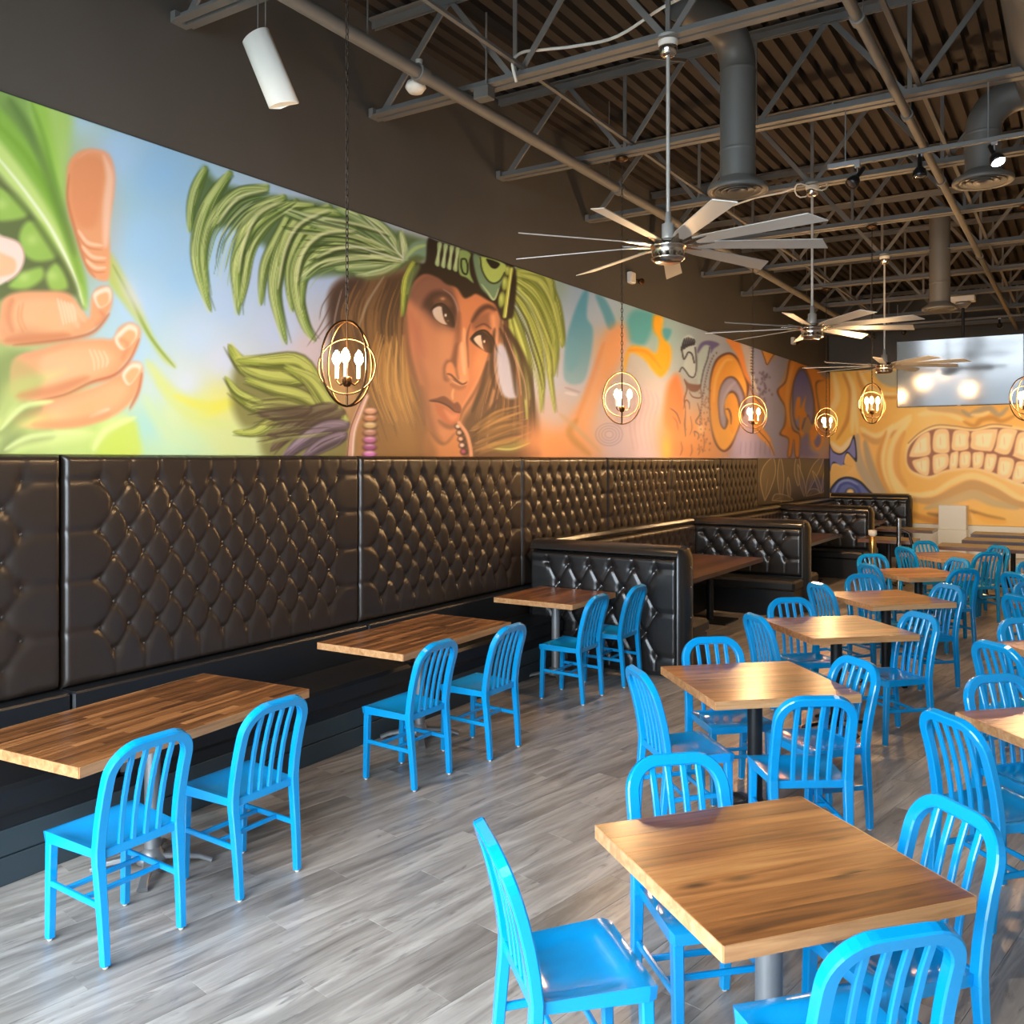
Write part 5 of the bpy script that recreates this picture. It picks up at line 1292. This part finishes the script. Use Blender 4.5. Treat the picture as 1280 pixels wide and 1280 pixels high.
    for q in (((205, 430), (225, 500), (205, 580), (215, 650)), ((320, 480), (330, 560), (270, 560), (240, 520)), ((200, 650), (215, 585), (240, 600), (245, 650)), ((215, 650), (210, 760), (215, 850)), ((300, 600), (320, 680), (290, 740), (325, 770)), ((285, 850), (280, 810), (310, 830), (305, 870)), ((100, 640), (150, 680), (180, 760))):
        c.stroke(T(*q), 1.8, (110, 74, 74), .8, .85, 'both')
    c.blob(*T((325, 790))[0], 4, 7, (250, 214, 170), .9)
    for k in range(26):
        f = k/25; u, v = T((440-150*f**.6+30*f*f, 240+520*f))[0]
        c.blob(u, v, 1.0, 1.6, (96, 78, 104), .9)
    # big spiral
    def spiral(cx, cy, pts, w, col, edge):
        c.stroke(T(*pts), w+3.2, edge, .9, 1, 'none'); c.stroke(T(*pts), w, col, 1.2, 1, 'none')
    c.poly(T((385, 560), (395, 400), (440, 280), (530, 235), (600, 280), (650, 400), (680, 480), (650, 620), (600, 800), (550, 920), (490, 960), (430, 900), (395, 760)), (104, 62, 58), 1.4, 1)
    c.poly(T((392, 560), (405, 410), (450, 295), (530, 250), (590, 295), (640, 410), (660, 500), (640, 640), (590, 800), (545, 900), (492, 945), (440, 890), (402, 750)), (238, 166, 72), 1.6, 1, (246, 186, 96), (T((400, 500))[0], T((640, 600))[0]))
    c.poly(T((450, 600), (465, 490), (510, 420), (570, 415), (620, 480), (650, 570), (640, 700), (600, 640), (570, 540), (530, 540), (500, 600), (505, 680), (525, 740), (500, 795), (465, 750)), (104, 70, 76), 1.3, 1)
    c.poly(T((456, 600), (472, 495), (515, 430), (565, 428), (610, 490), (635, 570), (625, 640), (590, 540), (545, 515), (505, 560), (492, 640), (510, 720), (498, 785), (470, 740)), (164, 160, 196), 2.2, 1)
    c.poly(T((505, 620), (530, 545), (575, 550), (600, 620), (600, 740), (560, 830), (530, 760), (535, 690), (530, 640)), (240, 172, 84), 1.5, 1)
    c.stroke(T((545, 760), (545, 700), (528, 650), (505, 650)), 2.4, (126, 90, 110), .9, .9, 'both')
    c.stroke(T((480, 700), (490, 600), (530, 500), (580, 450)), 4, (196, 190, 214), 2, .7, 'both')
    c.stroke(T((420, 600), (435, 430), (500, 300), (560, 290)), 4, (250, 206, 130), 2, .7, 'both')
    c.stroke(T((600, 285), (655, 400), (690, 480)), 1.6, (104, 62, 58), .8, .9, 'none')
    for q in (((215, 700), (205, 760), (222, 800)), ((250, 700), (262, 780), (245, 840)), ((120, 700), (150, 740), (160, 800)), ((255, 900), (262, 950), (250, 990)), ((180, 880), (190, 940), (176, 985)), ((340, 830), (352, 900), (338, 970)), ((310, 900), (318, 950), (306, 985))):
        c.stroke(T(*q), 1.5, (150, 84, 60), .8, .7, 'both')
    for k in range(60):
        u, v = T((355+c.rng.normal(0, 22), 480+c.rng.random()*480))[0]; c.blob(u, v, .9, 1.5, (140, 84, 76), .7)
    # orange ribbons, violet ground
    c.poly(T((510, 130), (610, 165), (640, 250), (660, 350), (690, 470), (640, 400), (590, 260), (545, 200)), (238, 152, 84), 2, 1)
    c.poly(T((620, 175), (680, 195), (682, 400), (660, 360), (640, 260)), (206, 196, 196), 2.5, .8)
    c.poly(T((700, 200), (770, 225), (800, 330), (870, 280), (900, 250), (960, 275), (935, 400), (890, 500), (930, 640), (920, 800), (880, 980), (830, 880), (760, 800), (730, 720), (800, 640), (760, 560), (700, 440)), (158, 166, 208), 3, .85)
    c.poly(T((770, 225), (860, 245), (830, 290), (808, 325), (790, 280)), (240, 170, 84), 1.4, 1); c.stroke(T((770, 225), (790, 280), (808, 325), (835, 285), (862, 245)), 1.4, (110, 70, 70), .7, .9, 'none')
    c.stroke(T((695, 200), (690, 320), (705, 430), (740, 530)), 5, (226, 220, 216), 1.4, .95, 'both')
    for k in range(9): c.blob(*T((698-k*.8+abs(k-4)*1.2, 205+k*22))[0], 2, 1.2, (70, 60, 74), .9)
    for k in range(46):
        c.blob(*T((745+c.rng.normal(0, 26)+60*c.rng.random(), 380+c.rng.random()*210))[0], 1.3, 1.9, (96, 88, 130), .8)
    c.poly(T((690, 500), (720, 560), (790, 640), (770, 760), (830, 860), (862, 985), (820, 920), (750, 850), (700, 760), (720, 650)), (242, 170, 92), 2, 1)
    c.stroke(T((740, 800), (820, 890), (862, 985)), 1.4, (110, 74, 74), .7, .8, 'none'); c.stroke(T((690, 500), (720, 560), (790, 640)), 1.6, (120, 80, 80), .8, .8, 'none')
    c.poly(T((600, 820), (650, 860), (760, 880), (830, 960), (840, 1000), (560, 1000), (560, 930)), (168, 162, 206), 4, .8)
    for k in range(7): c.stroke(T((620+k*35, 880), (612+k*36, 985)), 1.6, (134, 128, 186), 1, .6, 'both')
    # blue oval with orange creature
    OR, OL = (238, 152, 62), (246, 182, 96)
    c.poly(T((975, 280), (1060, 310), (1200, 360), (1240, 370), (1235, 440), (1170, 470), (1190, 640), (1200, 760), (1150, 640), (1130, 480), (1080, 360), (1030, 380), (985, 560), (980, 700), (1000, 790), (1050, 840), (1045, 990), (1010, 990), (1000, 880), (985, 990), (955, 990), (960, 870), (898, 832), (930, 760), (935, 640), (878, 520), (940, 440)), (96, 56, 50), 1.4, 1)
    c.poly(T((982, 292), (1060, 320), (1190, 366), (1228, 376), (1225, 430), (1160, 460), (1180, 640), (1190, 730), (1155, 640), (1135, 480), (1085, 350), (1025, 370), (978, 560), (974, 700), (995, 800), (1045, 845), (1040, 985), (1015, 985), (1002, 870), (980, 985), (960, 985), (966, 865), (910, 825), (940, 760), (945, 640), (890, 520), (948, 445)), OR, 1.6, 1)
    c.stroke(T((1000, 320), (960, 480), (955, 640), (975, 780)), 5, OL, 2.2, .9, 'both')
    c.poly(T((990, 560), (1000, 450), (1040, 365), (1085, 370), (1130, 480), (1155, 620), (1140, 760), (1100, 700), (1060, 800), (1020, 785), (995, 700)), (70, 50, 70), 1.3, 1)
    c.poly(T((997, 560), (1006, 455), (1045, 375), (1082, 380), (1122, 480), (1146, 620), (1132, 740), (1100, 690), (1055, 780), (1022, 770), (1002, 690)), (88, 96, 190), 2, 1, (150, 150, 206), (T((1060, 400))[0], T((1080, 740))[0]))
    c.poly(T((1010, 700), (1015, 610), (1030, 560), (1050, 570), (1052, 640), (1090, 550), (1080, 640), (1098, 700), (1070, 720), (1060, 800), (1085, 830), (1075, 860), (1045, 820), (1040, 700), (1025, 730)), OR, 1.3, 1)
    c.poly(T((1150, 760), (1200, 800), (1225, 860), (1180, 945), (1130, 900), (1115, 820)), OR, 2, .95); c.poly(T((1160, 860), (1180, 830), (1200, 850), (1195, 900), (1170, 925), (1150, 890)), (110, 108, 176), 2, .95)
    c.poly(T((1060, 860), (1110, 830), (1120, 940), (1180, 985), (1050, 990)), (132, 130, 196), 3, .9)
    c.poly(T((1190, 365), (1290, 360), (1290, 440), (1240, 440)), (150, 140, 170), 3, .9)
    c.poly(T((1180, 460), (1290, 430), (1300, 660), (1200, 640)), (232, 160, 70), 4, .9)

def paint_back(c):
    c.field([(1037, 470, 226, 168, 72), (1037, 560, 236, 176, 92), (1037, 640, 214, 164, 84), (1060, 470, 236, 182, 84), (1060, 520, 240, 178, 72), (1060, 570, 240, 190, 120), (1080, 480, 232, 176, 74), (1100, 520, 236, 172, 76), (1090, 600, 226, 172, 88),
             (1130, 530, 240, 184, 90), (1130, 600, 234, 178, 86), (1100, 640, 232, 172, 76), (1140, 640, 236, 176, 74), (1160, 520, 240, 196, 120), (1180, 620, 232, 178, 96), (1220, 525, 238, 180, 90), (1220, 610, 226, 178, 106), (1260, 525, 236, 176, 84), (1270, 620, 236, 188, 116), (1240, 640, 240, 186, 92),
             (1340, 520, 232, 176, 84), (1340, 620, 234, 180, 92), (1500, 560, 230, 172, 84), (1500, 480, 226, 168, 76), (1180, 480, 226, 168, 76), (1340, 470, 226, 168, 76)])
    K = Z(1030, 460, 5.12)
    GD, GL, GR = (196, 132, 52), (248, 208, 138), (168, 146, 118)
    c.poly(K((40, 20), (180, 20), (190, 120), (200, 250), (190, 420), (100, 500), (30, 480), (60, 330), (80, 200), (50, 120)), (242, 184, 76), 4, .9)
    for q, w, col in ((((60, 30), (85, 180), (50, 280), (40, 420)), 8, GL), (((120, 30), (170, 160), (150, 330), (80, 460)), 6, GD), (((150, 30), (190, 140), (185, 300), (180, 420)), 7, GL), (((210, 20), (250, 130), (340, 180), (470, 190)), 6, GD), (((230, 20), (280, 110), (360, 160), (470, 165)), 5, GL),
                     (((190, 140), (205, 300), (215, 420)), 5, GL), (((230, 380), (330, 440), (450, 380), (560, 300)), 9, GL), (((240, 420), (340, 470), (470, 400)), 8, (206, 150, 84)), (((40, 470), (110, 520), (180, 440)), 6, (244, 214, 170)),
                     (((215, 420), (210, 520), (240, 640), (330, 790), (470, 940), (560, 1000)), 12, (176, 156, 130)), (((260, 460), (290, 600), (350, 740), (440, 860)), 10, GR), (((440, 360), (380, 500), (370, 650), (430, 800)), 9, GL), (((400, 400), (350, 560), (370, 700), (440, 830)), 6, (210, 142, 60)),
                     (((560, 320), (470, 440), (430, 600), (470, 760), (560, 830), (700, 790)), 12, GL), (((520, 400), (470, 520), (470, 660), (530, 760)), 9, (222, 156, 76)), (((600, 300), (760, 280), (900, 340)), 9, GL), (((660, 260), (820, 270), (930, 300)), 8, (206, 164, 110)),
                     (((880, 270), (930, 300), (980, 280), (1060, 260), (1120, 300), (1180, 250)), 8, GR), (((890, 340), (960, 370), (1010, 330), (1080, 320), (1140, 340), (1230, 300)), 7, GD), (((940, 300), (1010, 300), (1060, 280)), 5, GL),
                     (((520, 830), (700, 850), (860, 780), (960, 750), (1100, 800), (1240, 870), (1400, 880)), 13, (190, 146, 92)), (((540, 800), (680, 810), (820, 730), (950, 690), (1100, 740), (1250, 830), (1400, 850)), 8, GL), (((640, 900), (820, 850), (960, 810), (1080, 860), (1250, 900)), 12, (192, 166, 120)),
                     (((470, 880), (600, 950), (760, 980), (900, 930)), 8, GD), (((660, 930), (760, 945), (880, 920)), 5, (150, 104, 50)), (((930, 910), (1040, 950), (1160, 970)), 5, (150, 104, 50)), (((960, 940), (1060, 975), (1170, 985)), 8, (234, 172, 74))):
        c.stroke(K(*q), w, col, 2.6, .85, 'both')
    c.poly(K((330, 30), (470, 20), (470, 110), (420, 120), (360, 90)), (160, 154, 132), 3, .95)
    # blue flames and waves low on the left
    BL, BD = (96, 104, 160), (34, 32, 44)
    c.poly(K((28, 480), (60, 530), (110, 545), (160, 500), (195, 430), (210, 600), (150, 545), (130, 610), (180, 630), (60, 610), (38, 660)), BD, .9, 1)
    c.poly(K((32, 500), (60, 540), (110, 555), (160, 515), (190, 455), (200, 575), (145, 535), (118, 622), (60, 600), (38, 645)), (128, 122, 170), 1.2, 1)
    c.poly(K((60, 625), (120, 635), (150, 560), (200, 600), (180, 640), (120, 690), (40, 700)), (232, 176, 92), 2, .9)
    c.poly(K((40, 800), (80, 720), (150, 695), (230, 720), (300, 790), (400, 890), (500, 960), (480, 985), (310, 985), (310, 830), (200, 810)), BD, 1, 1)
    c.poly(K((52, 800), (90, 732), (150, 708), (222, 732), (290, 800), (390, 900), (470, 962), (440, 978), (320, 978), (320, 830), (200, 806)), BL, 1.2, 1)
    for q in (((80, 800), (110, 745), (165, 735), (215, 770), (230, 805)), ((320, 860), (370, 930), (420, 975)), ((320, 910), (350, 960))): c.stroke(K(*q), 4, (64, 72, 136), 1.2, .9, 'none')
    c.stroke(K((65, 800), (98, 738), (155, 720), (218, 748)), 3, (146, 152, 196), 1.2, .8, 'both')
    c.blob(*K((168, 795))[0], 6.5, 5.5, BD, 1, 0, 3); c.blob(*K((168, 795))[0], 5, 4.5, (236, 196, 130), 1, 0, 3)
    # mouth with two rows of teeth
    c.poly(K((525, 580), (540, 480), (620, 410), (720, 370), (840, 375), (960, 390), (1080, 365), (1200, 375), (1320, 400), (1400, 450), (1420, 600), (1380, 720), (1300, 760), (1220, 740), (1100, 690), (980, 650), (860, 650), (760, 670), (680, 705), (600, 690), (545, 650)), (250, 216, 160), 4, .9)
    c.poly(K((530, 585), (548, 500), (620, 430), (720, 388), (840, 392), (960, 404), (1080, 382), (1200, 390), (1320, 415), (1390, 470), (1405, 600), (1370, 710), (1300, 742), (1220, 722), (1100, 675), (980, 640), (860, 640), (760, 658), (680, 690), (605, 675), (552, 645)), (150, 96, 72), 1.6, 1)
    teeth = [((552, 540), (600, 450), (670, 410), (680, 480), (672, 555), (560, 570)), ((695, 480), (715, 400), (790, 395), (803, 470), (795, 540), (710, 538)), ((820, 460), (840, 400), (925, 405), (925, 460), (918, 520), (825, 525)), ((942, 460), (955, 405), (1090, 390), (1110, 410), (1080, 520), (1040, 532), (945, 515)), ((1100, 500), (1130, 395), (1230, 395), (1225, 440), (1180, 550), (1095, 535)), ((1215, 540), (1245, 420), (1330, 420), (1340, 500), (1310, 590), (1215, 565)),
             ((1345, 540), (1370, 450), (1400, 520), (1395, 600), (1340, 600)),
             ((565, 600), (610, 580), (668, 570), (675, 640), (660, 690), (600, 665)), ((695, 590), (710, 555), (790, 550), (795, 620), (760, 655), (705, 675)), ((808, 560), (830, 538), (860, 540), (850, 640), (805, 648)), ((868, 560), (885, 536), (935, 540), (938, 600), (925, 636), (870, 636)), ((952, 550), (975, 538), (1022, 545), (1010, 630), (960, 642), (950, 600)), ((1035, 560), (1060, 550), (1105, 560), (1090, 640), (1060, 672), (1025, 655)), ((1118, 590), (1140, 570), (1215, 590), (1195, 690), (1150, 712), (1110, 685)), ((1220, 640), (1240, 600), (1300, 610), (1290, 720), (1230, 735), (1205, 710)), ((1315, 640), (1385, 620), (1370, 700), (1305, 730))]
    for q in teeth:
        m_ = np.mean(q, 0); c.poly(K(*q), (244, 196, 140), 1.4, 1)
        q2 = [(m_[0]+(x-m_[0])*.62, m_[1]+(y-m_[1])*.62) for x, y in q]; c.poly(K(*q2), (255, 224, 178), 2.2, .9)
        c.stroke(K((m_[0]-8, m_[1]-30), (m_[0]-4, m_[1]+25)), 1.4, (214, 160, 110), .9, .5, 'both')
    c.stroke(K((540, 480), (620, 408), (720, 366), (840, 372), (960, 386), (1080, 360), (1200, 372)), 2, (150, 104, 70), 1, .6, 'none')

def s2l(C):
    C = np.clip(C/255.0, 0, 1)
    return np.where(C <= .04045, C/12.92, ((C+.055)/1.055)**2.4)

def paint_material(name, rough=.55):
    m = bpy.data.materials.new(name); m.use_nodes = True; nt = m.node_tree; b = nt.nodes['Principled BSDF']
    at = nt.nodes.new('ShaderNodeAttribute'); at.attribute_name = 'paint'
    nz = nt.nodes.new('ShaderNodeTexNoise'); nz.inputs['Scale'].default_value = 40; bp = nt.nodes.new('ShaderNodeBump'); bp.inputs['Strength'].default_value = .03
    nt.links.new(nz.outputs[0], bp.inputs['Height']); nt.links.new(bp.outputs[0], b.inputs['Normal'])
    nt.links.new(at.outputs['Color'], b.inputs['Base Color']); b.inputs['Roughness'].default_value = rough
    return m

def painted_panel(name, P, nrm, thick, frame, painter, m, gain=1.0):
    """P: (rows, cols, 3) points of the painted face; a thin slab is closed behind it"""
    r_, c_ = P.shape[:2]; pts = P.reshape(-1, 3)
    cv = Canvas(*frame(pts)); painter(cv)
    col = np.ones((len(pts), 4)); col[:, :3] = np.clip(s2l(cv.C)*np.array(gain), 0, 1)
    idx = np.arange(r_*c_).reshape(r_, c_)
    fs = np.stack([idx[:-1, :-1], idx[:-1, 1:], idx[1:, 1:], idx[1:, :-1]], -1).reshape(-1, 4)
    loop = np.concatenate([idx[0, :], idx[1:, -1], idx[-1, -2::-1], idx[-2:0:-1, 0]])
    back = pts[loop] - np.array(nrm)*thick; n0 = len(pts); L_ = len(loop); k = np.arange(L_); k2 = (k+1) % L_
    rim = np.stack([loop[k2], loop[k], n0+k, n0+k2], -1)
    V = np.vstack([pts, back]); F_ = np.vstack([fs, rim])
    me = bpy.data.meshes.new(name); me.vertices.add(len(V)); me.vertices.foreach_set('co', V.astype(np.float32).ravel())
    me.loops.add(len(F_)*4); me.loops.foreach_set('vertex_index', F_.astype(np.int32).ravel())
    me.polygons.add(len(F_)); me.polygons.foreach_set('loop_start', np.arange(0, len(F_)*4, 4, dtype=np.int32))
    me.update(calc_edges=True); me.validate()
    at = me.attributes.new('paint', 'FLOAT_COLOR', 'POINT'); at.data.foreach_set('color', np.vstack([col, col[loop]]).astype(np.float32).ravel())
    me.materials.append(m)
    return put(name, me)

CT, ST = math.cos(TH), math.sin(TH)
def frame_of(pts):      # wall metres -> drawing frame
    X, Y, z = pts[:, 0], pts[:, 1], pts[:, 2]
    t = np.maximum(-ST*X+CT*Y, .35); l = CT*X+ST*Y
    return 640+F_PX*l/t, HOR+(CAM_H-z)*F_PX/t
M_PAINT = paint_material('mural_paint')
XM = WL+.012
def y_of(u): k = (u-640)/F_PX; dx, dy = -ST+k*CT, CT+k*ST; return XM/dx*dy
us = np.concatenate([np.linspace(-330, -6, 60), np.arange(0, 1036.5, 1.3)])
ys = np.array([y_of(u) for u in us]); ys = np.concatenate([ys[ys < WB-.02], [WB-.015]])
zs = np.linspace(2.03, 3.955, 330)
P = np.empty((len(zs), len(ys), 3)); P[..., 0] = XM; P[..., 1] = ys[None, :]; P[..., 2] = zs[:, None]
mur = painted_panel('wall_mural', P, (1, 0, 0), .009, frame_of, paint_left, M_PAINT, (1.02, 1.06, 1.14))
tag(mur, 'long painted mural of a hand, a feathered woman and swirls above the banquette', 'mural')
xs = np.concatenate([np.linspace(WL+.02, 0.2, 330), np.linspace(.25, WR-.02, 70)])
zs = np.linspace(.64, 3.99, 280)
P = np.empty((len(zs), len(xs), 3)); P[..., 0] = xs[None, :]; P[..., 1] = WB-.012; P[..., 2] = zs[:, None]
mur2 = painted_panel('wall_mural', P, (0, -1, 0), .009, frame_of, paint_back, M_PAINT, 1.2)
tag(mur2, 'yellow painted mural of a huge grinning toothy face on the far wall', 'mural')
o = tag(MB().box(WL+.02, WR-.02, WB-.03, WB-.002, .0, .635).build('wainscot', M_CREAM), 'cream panelling below the yellow face mural', 'wall panel')

# etched leaf panel at the far end of the banquette
def paint_etched(c):
    c.C[:] = (62, 50, 40)
    E_ = Z(940, 400, 3.765)
    leaves = [((60, 850), (40, 760), (55, 690), (100, 650), (110, 720), (85, 800)), ((135, 850), (120, 740), (133, 645), (150, 740), (140, 850)), ((175, 850), (165, 790), (170, 740), (182, 800)),
              ((215, 780), (200, 720), (205, 660), (220, 645), (228, 700), (222, 770)), ((245, 830), (225, 770), (215, 680), (240, 740), (252, 800)), ((255, 830), (258, 760), (290, 680), (335, 645), (320, 700), (285, 770)), ((320, 815), (300, 760), (285, 710), (312, 750), (325, 800)), ((325, 815), (335, 740), (352, 680), (358, 740), (340, 800)),
              ((95, 850), (110, 820), (160, 825), (190, 850)), ((255, 830), (270, 800), (300, 795), (315, 815))]
    for q in leaves:
        c.poly(E_(*q), (104, 88, 66), 1.4, .75)
        c.stroke(E_(*(list(q)+[q[0]])), 1.1, (196, 178, 146), .6, .9, 'none')
        m_ = np.mean(q, 0); c.stroke(E_(q[0], tuple(m_)), .9, (170, 152, 120), .5, .8, 'both')
ysn = np.linspace(15.52, 20.28, 260); zsn = np.linspace(1.195, 2.028, 110)
P = np.empty((len(zsn), len(ysn), 3)); P[..., 0] = WL+.06; P[..., 1] = ysn[None, :]; P[..., 2] = zsn[:, None]
et = painted_panel('etched_panel', P, (1, 0, 0), .055, frame_of, paint_etched, paint_material('etched_bronze', .3))
tag(et, 'dark bronze panel etched with tall leaves at the far end of the banquette', 'wall panel')
